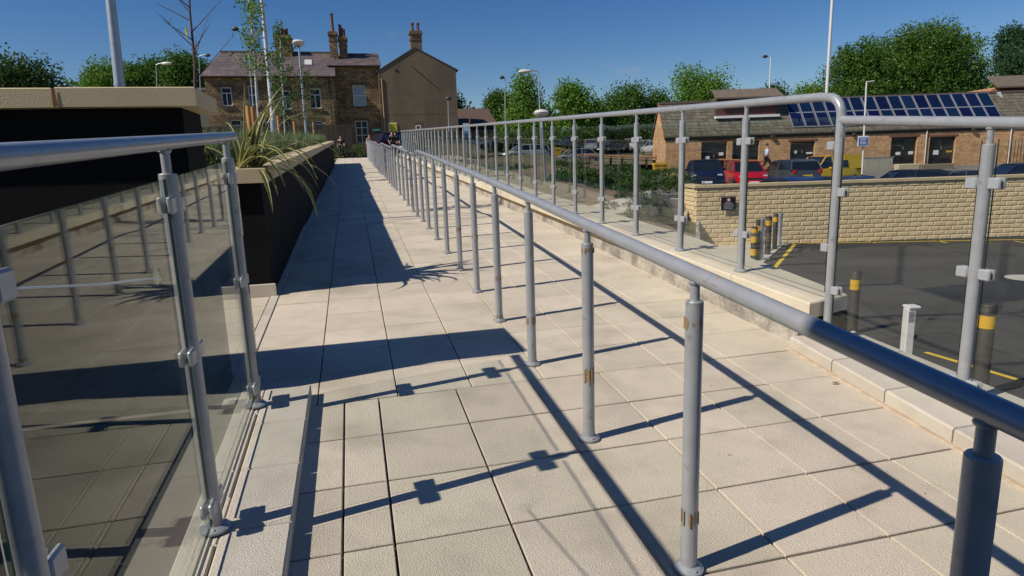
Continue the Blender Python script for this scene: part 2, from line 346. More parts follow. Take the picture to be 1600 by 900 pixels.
for a, b in ((2.56, 3.35), (1.41, 2.25)): slope_box('joint_bead', lk, -.6, -.585, a, b, KT-.004, .05, KERB, .003)
slope_box('kerb_bed', lk, -.69, -.34, -2, 3.64, KT-.035, .2, BED)

# right low kerb
rk = struct('right_low_kerb'); yy = 3.56
for i in range(10):
    a = yy-.45; x0 = 2.815-.10*(3.6-yy); x1 = 2.815-.10*(3.6-a)
    b = MB(); F = lambda Y: .066*Y
    def q(x, y, z): return (x, y, F(y)+z)
    b.add([q(x1, a+.004, -.1), q(3.30, a+.004, -.1), q(3.30, yy-.004, -.1), q(x0, yy-.004, -.1), q(x1, a+.004, .07), q(3.3, a+.004, .08), q(3.3, yy-.004, .08), q(x0, yy-.004, .07),
           q(x1+.01, a+.008, .08), q(3.3, a+.008, .082), q(3.3, yy-.008, .082), q(x0+.01, yy-.008, .08)],
          [(0, 3, 2, 1), (0, 1, 5, 4), (1, 2, 6, 5), (2, 3, 7, 6), (3, 0, 4, 7), (4, 5, 9, 8), (5, 6, 10, 9), (6, 7, 11, 10), (7, 4, 8, 11), (8, 9, 10, 11)])
    put('kerb_stone', (b, KERB), rk); yy = a
slope_box('kerb_bed', rk, 2.93, 3.28, -1, 3.55, .02, .6, CONC, f=F)
slope_box('mortar_fillet', rk, 2.335, 2.38, -.9, 3.56, .008, .03, mat('lime_mortar', (.46, .36, .25), .95, var=.25, vscale=20), f=F, skew=.1)

# ------------------------------------------------------------------ right retaining wall with coping
rw = thing('retaining_wall', 'low concrete upstand with buff coping slabs along the right edge of the ramp', 'wall')
wb = MB(); n = 60; ft = []; tp = []
for i in range(n+1):
    Y = 3.58+(38.6-3.58)*i/n; j = rnd.uniform(-.006, .006); ft.append((2.885+j, Y, g(Y)-.06)); tp.append((2.895+j*.5, Y, .282+.053*Y+.002))
vs = ft+tp+[(3.30, p[1], p[2]) for p in tp]+[(3.30, p[1], -2.2) for p in ft]
fs = [(k*(n+1)+i, k*(n+1)+i+1, (k+1)*(n+1)+i+1, (k+1)*(n+1)+i) for k in range(3) for i in range(n)]
fs += [(0, n+1, 2*n+2, 3*n+3), (n, 3*n+3+n, 2*n+2+n, n+1+n)]
wb.add(vs, fs); put('concrete_upstand', (wb, CONC), rw)
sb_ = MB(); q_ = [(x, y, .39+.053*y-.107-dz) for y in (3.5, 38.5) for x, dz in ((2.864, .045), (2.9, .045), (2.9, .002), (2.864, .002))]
sb_.add(q_, [(0, 1, 2, 3), (0, 3, 7, 4), (0, 4, 5, 1)]); put('shadow_line_strip', (sb_, mat('brown_shadow_line', (.13, .075, .025), .8, var=.3, vscale=5)), rw)  # brown strip painted in as the shadow line under the coping
put('black_shade_face', (MB().box(2.96, 3.27, 3.562, 3.579, -1.3, .455), BLACK), rw)  # black sheet put in for the shaded void below the coping end
Y = 3.42; stones = []
while Y < 38.5: stones.append((Y, min(Y+.9, 38.6))); Y += .9
for i, (a, b) in enumerate(stones):
    f = lambda Y: .39+.053*Y; xo = 3.24+min(.25, .1*(a-3.4)) if a < 6 else 3.5
    xo1 = 3.24+min(.25, .1*(b-3.4)) if b < 6 else 3.5
    bb = MB(); c = .008; a0 = a+.003; b0 = b-.003; sk = .12 if i == 0 else 0
    P = [(2.842, a0), (xo, a0+sk), (xo1, b0), (2.842, b0)]; Q = [(2.842+c, a0+c), (xo-c, a0+sk+c), (xo1-c, b0-c), (2.842+c, b0-c)]
    vs = [(x, y, f(y)-.107) for x, y in P]+[(x, y, f(y)-c) for x, y in P]+[(x, y, f(y)) for x, y in Q]
    bb.add(vs, [(0, 3, 2, 1)]+[(4*k+i2, 4*k+(i2+1) % 4, 4*k+4+(i2+1) % 4, 4*k+4+i2) for k in (0, 1) for i2 in range(4)]+[(8, 9, 10, 11)])
    put('coping_stone', (bb, PCAP), rw)

# ------------------------------------------------------------------ balustrades
def flange(b, x, y, z, r=.05): b.lathe((x, y, z), [(r, 0), (r, .008), (r*.8, .014), (.034, .02)], 20)
def clamp_mesh(sgn):
    b = MB(); 
    for sx in (-1, 1): b.rbox((sx*.0145, sgn*.058, 0), .017, .062, .056, .006)
    b.rbox((0, sgn*.034, 0), .03, .022, .04, .004)
    b.lathe((-.023, sgn*.068, 0), [(.008, -.001), (.008, .0025)], 10, Matrix.Rotation(R(90), 3, 'Y'))
    return b.mesh('clamp', GREYD)
CL = {1: clamp_mesh(1), -1: clamp_mesh(-1)}
POSTH = {}
def post(parent, x, y, z, top, rail, n=16, fr=.05, tape=None, pr=.0285):
    b = MB(); b.tube([(0, 0, .006), (0, 0, top-z-.004)], pr, n); b.lathe((0, 0, top-z-.004), [(pr, 0), (pr-.003, .004)], n)
    o = put('post', (b, GREY), parent, (x, y, z))
    f = MB(); flange(f, 0, 0, 0, fr); put('base_plate', (f, GREY), o)
    if n > 12:
        for k in range(3): t3 = .6+k*2.09; f2_ = MB().lathe((.041*math.cos(t3), .041*math.sin(t3), .012), [(.006, 0), (.006, .005), (.003, .007)], 6); put('bolt', (f2_, ALU), o)
        put('weld_bead', (MB().lathe((0, 0, rail-z-.034), [(.0165, 0), (.021, .004), (.0215, .009), (.017, .014)], 14), GREY), o)
    s = MB(); s.tube([(0, 0, top-z-.002), (0, 0, rail-z)], .0155, 12, False); put('rail_stem', (s, GREY), o)
    if tape:
        for zz, h in tape:
            t = MB(); vs = []; m = 14; a0 = rnd.uniform(2.2, 3.4)
            for k in range(m+1):
                t2 = a0+k*.22; e1 = rnd.uniform(-.012, .012); e2 = rnd.uniform(-.012, .012); rr = pr+.0012+(.004 if rnd.random() < .2 else 0)
                vs += [(rr*math.cos(t2), rr*math.sin(t2), zz+e1), (rr*math.cos(t2), rr*math.sin(t2), zz+h+e2)]
            t.add(vs, [(2*k, 2*k+2, 2*k+3, 2*k+1) for k in range(m) if rnd.random() < .5]); put('tape_residue', (t, ORANGE), o)
    return o

# middle handrail
mh = thing('middle_handrail', 'long grey tubular handrail on round posts running up the middle of the ramp', 'handrail')
MRAIL = [(-1.4, .93), (.3, 1.045), (1.79, 1.165), (3.78, 1.325), (5.67, 1.465), (7.5, 1.595), (10.35, 1.79), (10.6, 1.805), (10.8, 1.80), (11.2, 1.775), (11.6, 1.79), (16.2, 2.105), (16.5, 2.125), (16.8, 2.13), (17.5, 2.11), (17.9, 2.13), (22.3, 2.41), (22.7, 2.435), (24.2, 2.42), (24.7, 2.46), (28.7, 2.74), (29.1, 2.765), (30.0, 2.75), (30.5, 2.80), (34.9, 3.07), (35.2, 3.08), (36.2, 3.07), (36.7, 3.10), (41.9, 3.42)]
mx_ = lambda Y: 1.025+.0045*min(Y, 10)
pts = []
for (a, za), (b, zb) in zip(MRAIL, MRAIL[1:]):
    k = max(1, int((b-a)/.5))
    pts += [(mx_(a+(b-a)*i/k), a+(b-a)*i/k, za+(zb-za)*i/k) for i in range(k)]
pts.append((mx_(41.9), 41.9, 3.42))
cut = [i for i, p in enumerate(pts) if p[1] <= 7.2][-1]
put('rail_tube', (MB().tube(pts[:cut+1], .0262, 20), GREY), mh); put('rail_tube', (MB().tube(pts[cut:], .0262, 14), GREY), mh)
p = Vector(pts[cut]); d = (Vector(pts[cut+1])-p).normalized()
put('rail_joint', (MB().tube([p-d*.012, p+d*.012], .0272, 18), mat('dark_joint', (.05, .05, .055), .6)), mh)
MY = [-.2, .79, 1.765, 2.735, 3.765, 4.73, 5.66, 6.6, 7.57, 8.55, 9.5, 10.3, 11.2, 12, 13, 14, 15.1, 16.25, 17.2, 18.2, 19.25, 20.4, 21.5, 22.5]
y = 23.5
while y < 41.9: MY.append(y); y += 1.0
TAPE = {1.765: [(.18, .05), (.87, .03)], 2.735: [(.30, .07), (.93, .02)], 3.765: [(.27, .05)], 4.73: [(.33, .03), (.03, .02)], 5.66: [(.5, .03)], 6.6: [(.42, .04)], .79: [(.6, .04)]}
for y in MY:
    rz = interp(y, MRAIL); post(mh, mx_(y), y, g(y)+.002 if y > 0 else .066*y+.002, rz-.085, rz, 18 if y < 6 else 8, .052, TAPE.get(y))
t = MB(); vs = []   # tape residue on the rail
for k in range(9):
    yy = 1.60+.012*k; z0 = interp(yy, MRAIL)
    for a in (1.35, 2.6): vs.append((mx_(yy)-.0275*math.cos(a-1.2+rnd.uniform(-.2, .2)), yy, z0+.0275*math.sin(a-1.2)))
t.add(vs, [(2*k, 2*k+2, 2*k+3, 2*k+1) for k in range(8) if k not in (3, 4)]); put('tape_residue', (t, ORANGE), mh)

def panel(parent, x, y0, y1, zb, zt, slopef):
    b = MB(); th = .005
    def q(xx, y, t): return (xx, y, (zb if t == 0 else zt)+slopef(y))
    vs = [q(x+sx*th, y, t) for t in (0, 1) for y in (y0, y1) for sx in (-1, 1)]
    b.k = 0; b.add(vs, [(0, 2, 6, 4), (1, 5, 7, 3)]); b.k = 1; b.add(vs, [(0, 1, 3, 2), (4, 6, 7, 5), (0, 4, 5, 1), (2, 3, 7, 6)])
    return put('glass_panel', (b, [GLASS, EDGE]), parent)

# left glass balustrade
lb = thing('glass_balustrade', 'near left glass balustrade with shiny grey rail on the raised kerb', 'balustrade')
LX = -.595
lr = lambda Y: 1.478+.066*Y
LY = [-1.0, .08, 1.15, 2.34, 3.44]
for y in LY:
    zb = .066*y+KT+.005; o = post(lb, LX, y, zb, lr(y)-.10, lr(y), 24, .055, [(.05, .02)] if y > 3 else None)
    for s_ in (-1, 1):
        if y > 3.4 and s_ > 0: continue
        for h in (.11, .68, 1.20): put('clamp', CL[s_], o, (0, 0, h))
put('rail_tube', (MB().tube([(LX, y, lr(y)) for y in (-1.8, 0, 1.2, 2.3, 3.66)], .0245, 24), GREY), lb)
for a, b in zip(LY, LY[1:]): panel(lb, LX, a+.045, b-.045, KT+.055, 1.468-.105, lambda Y: .066*Y)
for yend in (3.44,):
    for h in (.11, .68, 1.20):
        o2 = lb.children[[c.name for c in lb.children].index([c.name for c in lb.children if c.name.startswith('post')][-1])]
        put('clamp', CL[1], o2, (0, 0, h))
panel(lb, LX, 3.485, 3.62, KT+.055, 1.468-.105, lambda Y: .066*Y)

def onX(px, py, X): d = ray(px, py); return CAM + d*(X/d.x)
c0_, c1_ = onX(22, 451, LX+.02), onX(248, 434, LX+.02)
cbl = thing('white_cord', 'thin white cord stretched across the near left glass to a round clear sucker', 'cord', c0_)
put('cord', (MB().tube([(0, 0, 0), (c1_-c0_)*.5-Vector((0, 0, .006)), c1_-c0_], .0024, 8), WHITEP), cbl); put('sucker', (MB().lathe(c1_-c0_+Vector((-.012, .02, 0)), [(.028, 0), (.024, .006), (.01, .012)], 18, Matrix.Rotation(R(90), 3, 'Y')), GLASS), cbl)

# right glass balustrade: low part on the kerb, high part on the coping
rb = thing('glass_balustrade', 'long right glass balustrade stepping up to a higher rail on the coping', 'balustrade')
RX = 2.98
lowr = lambda Y: 1.73+.085*(Y-3.4); high = lambda Y: 1.70+.0527*Y; capz = lambda Y: .39+.053*Y
for y in (-.55, .44, 1.43, 2.42):
    zb = .066*y+.082; o = post(rb, RX-.02*(y < 3), y, zb, lowr(y)-.10, lowr(y), 20, .06)
    for s_ in (-1, 1):
        for h in (.11, .68, 1.12): put('clamp', CL[s_], o, (0, 0, h))
o = post(rb, RX, 3.41, .066*3.41+.082, 1.55, 1.8, 20, .06)
for h in (.35, .98): put('clamp', CL[-1], o, (0, 0, h))
for h in (.62, 1.27): put('clamp', CL[1], o, (0, 0, h))
bend = [(RX, 3.41, 1.5), (RX, 3.41, 1.76)]+[(RX, 3.41+.12*(1-math.cos(t)), 1.76+.12*math.sin(t)) for t in (R(15), R(30), R(45), R(60), R(75), R(90))]
bend += [(RX, y, high(y)) for y in [3.6+.98*i for i in range(36)] if y < 38.3]+[(RX, 38.35, high(38.35))]
put('high_rail', (MB().tube(bend[:12], .0285, 24), GREY), rb); put('high_rail', (MB().tube(bend[11:], .0285, 14), GREY), rb)
put('low_rail', (MB().tube([(RX-.02, y, lowr(y)) for y in (-1.3, 0, 1.4, 2.4)]+[(RX, 3.40, lowr(3.4))], .0275, 24), GREY), rb)
RY = [4.4+.975*i for i in range(35)]
for i, y in enumerate(RY):
    o = post(rb, RX, y, capz(y)+.002, high(y)-.11, high(y), 18 if y < 8 else 8, .055)
    if y < 30:
        for s_ in (-1, 1):
            for h in (.30, 1.02): put('clamp', CL[s_], o, (0, 0, h))
for a, b in zip((-.55, .44, 1.43), (.44, 1.43, 2.42)): panel(rb, RX-.02, a+.045, b-.045, .082+.055, 1.41, lambda Y: .066*Y)
panel(rb, RX-.01, 2.465, 3.365, .082+.055, 1.40, lambda Y: .066*Y)
ally = [3.41]+RY
for a, b in zip(ally, ally[1:]): panel(rb, RX, a+.045, b-.045, .39+.055, 1.70-.13, lambda Y: .053*Y)

# ------------------------------------------------------------------ planter, cross wall, sunken pit
pf = lambda Y: 1.25+.053*Y
pl = thing('planter', 'long black raised planter with pale coping on the left of the ramp', 'planter')
b = MB()
for (x0, x1, y0, y1) in ((-.96, -.80, 6.12, 34.0), (-6, -.961, 6.12, 6.30)):
    b.add([(x0, y0, -1.6), (x1, y0, -1.6), (x1, y1, -1.6), (x0, y1, -1.6), (x0, y0, pf(y0)-.13), (x1, y0, pf(y0)-.13), (x1, y1, pf(y1)-.13), (x0, y1, pf(y1)-.13)],
          [(0, 3, 2, 1), (4, 5, 6, 7), (0, 1, 5, 4), (1, 2, 6, 5), (2, 3, 7, 6), (3, 0, 4, 7)])
put('black_wall', (b, BLACK), pl)
put('plinth', (MB().cbox(-2.6, -.765, 6.085, 6.118, .1, .52, .006), KERB), pl)
y = 6.3; i = 0
while y < 34.05:
    y1 = min(y+1.2, 34.08)
    bb = MB(); vs = [(x, yy, pf(yy)+z) for z in (-.13, -.006) for x, yy in ((-1.06, y+.003), (-.745, y+.003), (-.745, y1-.003), (-1.06, y1-.003))]+[(x, yy, pf(yy)) for x, yy in ((-1.05, y+.01), (-.755, y+.01), (-.755, y1-.01), (-1.05, y1-.01))]
    bb.add(vs, [(0, 3, 2, 1)]+[(4*k+i2, 4*k+(i2+1) % 4, 4*k+4+(i2+1) % 4, 4*k+4+i2) for k in (0, 1) for i2 in range(4)]+[(8, 9, 10, 11)])
    put('coping_stone', (bb, CAPM), pl); y = y1
x = -.745
for wdt in (.36, 1.0, 1.0, 1.0, 1.0):
    put('coping_stone', (MB().cbox(x-wdt+.003, x-.003, 6.06, 6.297, pf(6.1)-.13, pf(6.1), .006), CAPM), pl); x -= wdt
soil = MB(); soil.add([(-6, 6.28, 1.38), (-.95, 6.28, 1.50), (-.95, 34, 2.98), (-9, 34, 3.2)], [(0, 1, 2, 3)])
put('soil', (soil, mat('dark_soil', (.06, .045, .03), .95, var=.3, vscale=6)), pl)

cw = thing('cross_wall', 'taller black wall with thick buff coping running off to the left', 'wall')
put('black_wall', (MB().box(-6, -.84, 3.74, 4.16, -1.6, 1.875), BLACK), cw)
jr = ray(84, 150); XJ = jr.x*3.655/jr.y
put('coping_stone', (MB().cbox(XJ+.004, -.75, 3.655, 4.2, 1.877, 1.972, .005), CAPM), cw)
x = XJ-.006
for i in range(5): put('coping_stone', (MB().cbox(x-.9, x-.004, 3.66, 4.2, 1.876, 1.970, .005), CAPM), cw); x -= .9
rs = MB(); rs.add([(XJ-.01, 3.651, 1.88), (XJ+.014, 3.651, 1.88), (XJ+.008, 3.651, 1.965), (XJ-.004, 3.651, 1.965)], [(0, 1, 2, 3)])
put('rust_streak', (rs, RUST), cw)
put('black_joint', (MB().box(XJ-.004, XJ+.004, 3.68, 4.19, 1.88, 1.96), RUST), cw)
pit = struct('sunken_yard')
put('yard_floor', (MB().box(-4.2, -.70, -4, 3.73, -1.75, -1.6), mat('dark_yard', (.012, .012, .012), .9, var=.2)), pit)
put('yard_side', (MB().box(-.74, -.705, -4, 3.66, -1.6, .02), BLACK), pit)
sw = thing('added_shade_wall', 'unseen black wall added to shade the sunken yard', 'wall'); put('black_wall', (MB().box(-4.45, -4.2, -4, 3.73, -1.75, 1.2), BLACK), sw)  # unseen wall, added so that its shadow covers the yard
# unseen block added behind the viewer to shade the near end of the rails
bc = thing('added_shade_block', 'unseen block added behind the near left of the ramp to cast shade', 'building')
put('wall', (MB().box(-3.0, -2.4, -6, .44, -1.6, 7.0), STONE), bc)

# ------------------------------------------------------------------ ground beyond
def lat(p): v = p-CAM; return v.dot(RT), v.dot(FW)
LOT = -1.33
wl_ = lat(at(1087, 378, 20.6))[0]
CTRL = []
for (x, y, D) in ((700, 252, 45), (600, 238, 46), (520, 232, 50), (330, 225, 60), (715, 222, 60), (786, 250, 60), (867, 256, 60), (1040, 240, 85), (900, 222, 110), (1180, 238, 85), (990, 345, 14), (1000, 322, 22), (1060, 312, 23), (830, 287, 25), (760, 276, 26), (1000, 270, 34), (920, 262, 45), (1060, 290, 27), (1270, 262, 41), (1120, 268, 43), (1488, 255, 43), (1600, 252, 43)):
    p = at(x, y, D); a, d = lat(p); CTRL.append((a, d, p.z))
CTRL += [(wl_-.3, 19, -1.1), (wl_*.6, 12, -1.05), (4.6, 8.5, -1.0), (-30, 40, 3), (-60, 90, 4), (120, 60, 1.6), (0, 300, 8), (-200, 300, 10), (200, 300, 8), (3.4, 8, -.6), (4.2, 13, -.1), (4.2, 20, .6), (14.5, 26, -.15), (28, 26, -.2), (8, 18, -.55), (9.2, 19.3, -1.0), (6.5, 15, -.9), (20, 34, .25), (3, 32, 1.5), (1.5, 42, 2.25), (60, 40, 1.2), (-5, 60, 3.7)]
def hgt(a, d):
    sw_ = 0; sz = 0
    for (x, y, z) in CTRL:
        q = ((a-x)**2+(d-y)**2)/(1+.02*(a*a+d*d)**.5)+.05; k = 1/q**1.6; sw_ += k; sz += k*z
    return sz/sw_
def W2(a, d, z): p = RT*a+FW*d; return (p.x, p.y, z)
WD = 20.6; WA = 6.25      # brick wall line and its left corner, in the camera-yaw frame
wl = wl_
ds = [4, 5, 6, 7, 8, 9, 10, 11, 12, 13, 14, 15, 16, 17, 18, 19, 19.8, 20.6, 22, 24, 26, 28, 31, 34, 38, 43, 48, 54, 60, 68, 78, 90, 110, 140, 190, 260, 400, 700]
T0 = wl_/20.6
zf = lambda d: interp(d, [(20, -.45), (27, -.35), (34, -.08), (38, .12), (43.5, .62), (50, 1.1)])
gb = MB(); idx = {}
def gv(i, j):
    if (i, j) not in idx:
        d = ds[i]; t = T0+(j-40)*.025; a = t*d; X, Yw, _ = W2(a, d, 0); z = hgt(a, d)-.004
        if X < 3.45 and -7 < X: z = min(z, g(Yw)-.35+max(0, X-3.2)) if Yw < 42.3 else min(z, 2.3+.02*(Yw-42))
        if Yw > 38 and Yw < 50: z = min(z, 2.3)
        if a > wl_-.6 and d < 46: z = min(z, zf(d)-.06)
        idx[(i, j)] = len(gb.v); gb.v.append(W2(a, d, z))
    return idx[(i, j)]
for i in range(len(ds)-1):
    for j in range(-20, 112):
        d = (ds[i]+ds[i+1])/2; a = (T0+(j+.5-40)*.025)*d; X, Yw, _ = W2(a, d, 0)
        if X < 2.7 and Yw < 41.5 and X > -7: continue           # the ramp and planter stand here
        if X <= -7 and Yw < 6: continue
        if d < 20.6 and j >= 40: continue                        # lower car park
        gb.f.append((gv(i, j), gv(i, j+1), gv(i+1, j+1), gv(i+1, j))); gb.m.append(0); gb.sm.append(True)
ged = MB()
for i in range(len(ds)-1):
    if ds[i+1] > 20.61: break
    p, q = Vector(gb.v[gv(i, 40)]), Vector(gb.v[gv(i+1, 40)])
    ged.prism([(p.x, p.y, -1.5), (q.x, q.y, -1.5), (q.x, q.y, max(q.z, LOT)+.06), (p.x, p.y, max(p.z, LOT)+.06)], RT*.09)
put('garden_edging', (ged, CONC), kind='structure')
up = MB()
dd = [20.65, 23, 26, 29, 32, 35, 38, 41, 43.5]
for d0, d1 in zip(dd, dd[1:]):
    for k in range(16):
        a0, a1 = wl_+.2+k*2.2, wl_+.2+(k+1)*2.2
        up.add([W2(x, d, zf(d)) for x, d in ((a0, d0), (a1, d0), (a1, d1), (a0, d1))], [(0, 1, 2, 3)], True)
put('upper_car_park', (up, mat('worn_pale_asphalt', (.16, .15, .13), .9, var=.25, vscale=1.2, bump=.6, bscale=90)), kind='structure')
GROUND = mat('garden_and_verge_ground', (.11, .12, .045), .95, var=.25, vscale=1.5, bump=1, bscale=12, col2=(.22, .155, .095), c2scale=.23, c2lo=.38, c2hi=.55)
put('ground', (gb, GROUND), kind='structure')
base = MB(); base.add([(-1500, -300, -2.3), (1500, -300, -2.3), (1500, 1500, -2.3), (-1500, 1500, -2.3)], [(0, 1, 2, 3)]); put('lower_ground', (base, ASPH), kind='structure')
# lower car park asphalt + pale pavement
lot = MB(); lot.add([(3.31, -40, LOT), (90, -40, LOT), W2(90, 21, LOT), W2(3.6, 21, LOT), (3.31, 18, LOT)], [(0, 1, 2, 3, 4)]); put('lower_car_park', (lot, ASPH), kind='structure')
def zs(x, y): p = onz(x, y, LOT); return (p.x, p.y)
pvm = MB(); c0 = zs(1227, 381); c1 = zs(1150, 450); s0 = zs(1085, 379)
cw0 = lat(Vector((c0[0], c0[1], 0)))
wallpt = lambda a: W2(a, WD-.02, 0)[:2]
cm = mat('pale_concrete_flags', (.46, .42, .34), .9, var=.1, vscale=2, bump=.5, bscale=90)
eL = lambda d: W2(T0*d, d, 0)[:2]
for poly in ([eL(20.58), eL(14), c1, c0, wallpt(cw0[0])], [eL(14), eL(7), (c1[0]-1.9, c1[1]-4.6), c1]):
    pvm.prism([(x, y, LOT+.004) for x, y in poly], (0, 0, .03))
for k in range(9): q0 = eL(9.2+1.25*k); pvm.add([(q0[0]+.1, q0[1], LOT+.0375), (q0[0]+4, q0[1]-.6, LOT+.0375), (q0[0]+4, q0[1]-.585, LOT+.0375), (q0[0]+.1, q0[1]+.015, LOT+.0375)], []) 
put('side_pavement', (pvm, cm), kind='structure')
near = MB(); near.prism([(3.31, -8, LOT+.004), (8.2, -8, LOT+.004), (7.25, 5.2, LOT+.004), (6.6, 6.0, LOT+.004), (3.31, 6.0, LOT+.004)], (0, 0, .03)); put('near_pavement', (near, MC['pale_concrete_flags']), kind='structure')
pm = MB()
def stripe(p, q, wd=.1, z=LOT+.008):
    p = Vector((*p, z)); q = Vector((*q, z)); d = (q-p).normalized(); n_ = Vector((-d.y, d.x, 0))*wd/2; pm.add([p-n_, q-n_, q+n_, p+n_], [(0, 1, 2, 3)])
stripe(zs(1210, 419), zs(1243, 380.5), .11); stripe(zs(1234, 381), zs(1600, 374.5), .11); stripe(zs(1225, 378.5), zs(1247, 382), .1)
for xx in (1352, 1464, 1585): stripe(zs(xx, 376.5), zs(xx+16, 380), .07)
stripe(zs(1446, 551), zs(1600, 597), .09); stripe(zs(1600, 597), zs(1700, 630), .09)
put('yellow_lines', (pm, YEL), kind='structure')
mhp = onz(1592, 436, LOT); put('painted_disc', (MB().lathe((mhp.x+.25, mhp.y, LOT+.004), [(.42, 0), (.42, .004)], 32), mat('worn_white_marking', (.42, .39, .33), .9, var=.2)), kind='structure')
tr = MB()   # darker repaired trenches
def patch(x0, y0, x1, y1, wd):
    a = Vector((*zs(x0, y0), LOT+.004)); c = Vector((*zs(x1, y1), LOT+.004)); d = (c-a).normalized(); n_ = Vector((-d.y, d.x, 0))*wd; tr.add([a, c, c+n_, a+n_], [(0, 1, 2, 3)])
patch(1330, 398, 1600, 402, .8); patch(1320, 498, 1560, 502, .12); patch(1430, 530, 1500, 462, .1); patch(1340, 470, 1440, 540, .15); patch(1250, 424, 1530, 450, .06)
put('asphalt_repairs', (tr, mat('dark_asphalt_patch', (.02, .02, .02), .92, var=.2, vscale=4)), kind='structure')

# garden path and street
gp = MB()
def ground_hit(x, y):
    D = 7.0
    while D < 60:
        p = at(x, y, D)
        if p.z < hgt(*lat(p)): return p
        D += .1
    return p
A = [ground_hit(925, 332), ground_hit(965, 326), ground_hit(1000, 321), ground_hit(1035, 316), ground_hit(1066, 312)]
for p, q in zip(A, A[1:]):
    a0 = lat(p); a1 = lat(q)
    dv = (Vector(a1)-Vector(a0)).normalized(); nx, ny = -dv.y*.45, dv.x*.45
    gp.prism([W2(u_, v_, hgt(u_, v_)-.1) for u_, v_ in ((a0[0]-nx, a0[1]-ny), (a1[0]-nx, a1[1]-ny), (a1[0]+nx, a1[1]+ny), (a0[0]+nx, a0[1]+ny))], (0, 0, .15))
put('garden_path', (gp, MC['pale_concrete_flags']), kind='structure')
st = MB()
for i in range(14):
    x0, x1 = -26+6*i, -20+6*i
    vs = []
    for x in (x0, x1):
        for y in (42.0, 46.5): vs.append((x, y, (2.37+.0 if x < 8 else 2.37-.06*(x-8))+.02*(y-42)+(.06*(-x-2) if x < -2 else 0)))
    st.add(vs, [(0, 2, 3, 1)])
put('street', (st, ASPH), kind='structure')

# ------------------------------------------------------------------ brick retaining wall
wz1 = at(1087, 290, 20.6).z; wz0 = LOT
brk = thing('stone_retaining_wall', 'buff pitched-face stone retaining wall with coping behind the lower car park', 'wall', W2(wl+.34, WD, 0)[:2]+(0,), -YAW)
core = MB().box(-.34, 22, .012, .5, -1.6, wz1-.09); put('mortar_core', (core, MORT), brk)
put('return_core', (MB().box(-.335, -.0, .3, 1.7, -1.6, wz1-.10), MORT), brk)
ch = (wz1-.1-wz0)/13; bwid = .385; meshes = []
for k in range(10):
    b = MB(); n1 = 3; x0, x1, z0, z1 = .005, bwid-.005, .006, ch-.006; e = lambda: rnd.uniform(.0, .008)
    front = [(x0, 0, z0), (x1, 0, z0), (x1, 0, z1), (x0, 0, z1)]; mid = [(x0+.025, -.008-e(), z0+.025), (bwid*.5, -.012-e(), z0+.02), (x1-.025, -.008-e(), z0+.025), (x1-.025, -.008-e(), z1-.025), (bwid*.5, -.01-e(), z1-.02), (x0+.025, -.008-e(), z1-.025)]
    vs = front+[(x, y+.09, z) for x, y, z in front]+mid
    b.add(vs, [(0, 1, 10, 9, 8)[::1], (1, 2, 11, 10), (2, 3, 13, 12, 11), (3, 0, 8, 13), (8, 9, 12, 13), (9, 10, 11, 12), (0, 4, 5, 1), (1, 5, 6, 2), (2, 6, 7, 3), (3, 7, 4, 0)])
    meshes.append(b.mesh('stone_block', SPLIT))
cnt = 0; rb2 = MB()
for r in range(13):
    off = (r % 2)*.5*bwid+rnd.uniform(-.04, .04); x = -.36-off if r % 2 else -.36
    while x < 12.6:
        xl = max(x, -.36); z = wz0+r*ch; me = rnd.choice(meshes); sx = (x+bwid-xl)/bwid
        if cnt < 300 and x < 8.6: o = put('stone_block', me, brk, (xl, 0, z)); o.scale = (sx, 1, 1); cnt += 1
        else: rb2.add([(v.co.x*sx+xl, v.co.y, v.co.z+z) for v in me.vertices], [tuple(p.vertices) for p in me.polygons])
        x += bwid
for r in range(13):   # the return of the wall
    y = .0 if r % 2 else .19
    while y < 1.3:
        me = rnd.choice(meshes); rb2.add([(-.362+v.co.y, y+bwid-v.co.x, v.co.z+wz0+r*ch) for v in me.vertices], [tuple(p.vertices) for p in me.polygons]); y += bwid
put('more_stone_blocks', (rb2, SPLIT), brk, kind='stuff')
x = -.42; k = 0
while x < 22:
    put('coping_stone', (MB().cbox(x+.003, x+.897, -.06, .38, wz1-.085, wz1+.01, .01), CAPM), brk); x += .9
for k in range(1): put('coping_stone', (MB().cbox(-.43, -.03, .39+.9*k, .385+.9*k+1.3, wz1-.086, wz1+.009, .01), CAPM), brk)
sg = thing('warning_sign', 'small black notice with red symbol on the buff stone wall', 'sign', at(1138, 318, 20.5), -YAW)
sgm = MB(); sgm.box(-.235, .235, -.02, 0, -.2, .2); put('board', (sgm, mat('black_sign_face', (.012, .012, .013), .4)), sg)
put('frame', (MB().box(-.245, .245, -.012, .002, -.215, -.2).box(-.245, .245, -.012, .002, .2, .215), ALU), sg)
TX = Matrix(((1, 0, 0, 0), (0, 0, -1, 0), (0, 1, 0, 0), (0, 0, 0, 1)))
def TM(x, y, z): return Matrix.Translation((x, y, z)) @ Matrix.Rotation(R(90), 4, 'X')
put('symbol', (MB().lathe((0, -.022, .12), [(.062, 0), (.062, .004)], 20, Matrix.Rotation(R(90), 3, 'X')), mat('red_symbol', (.5, .02, .02), .5)), sg)
put('symbol_centre', (MB().lathe((0, -.027, .12), [(.04, 0), (.04, .004)], 20, Matrix.Rotation(R(90), 3, 'X')), WHITEP), sg)
for i, (wd, z) in enumerate(((.22, .04), (.3, .0), (.34, -.04), (.36, -.08), (.28, -.12), (.32, -.16))):
    tx = MB(); x = -wd/2
    while x < wd/2-.01:
        l_ = rnd.uniform(.02, .06); tx.box(x, min(x+l_, wd/2), -.0225, -.0205, z-.009, z+.009); x += l_+.012
    put('text_line', (tx, mat('grey_lettering', (.35, .35, .35), .6)), sg)

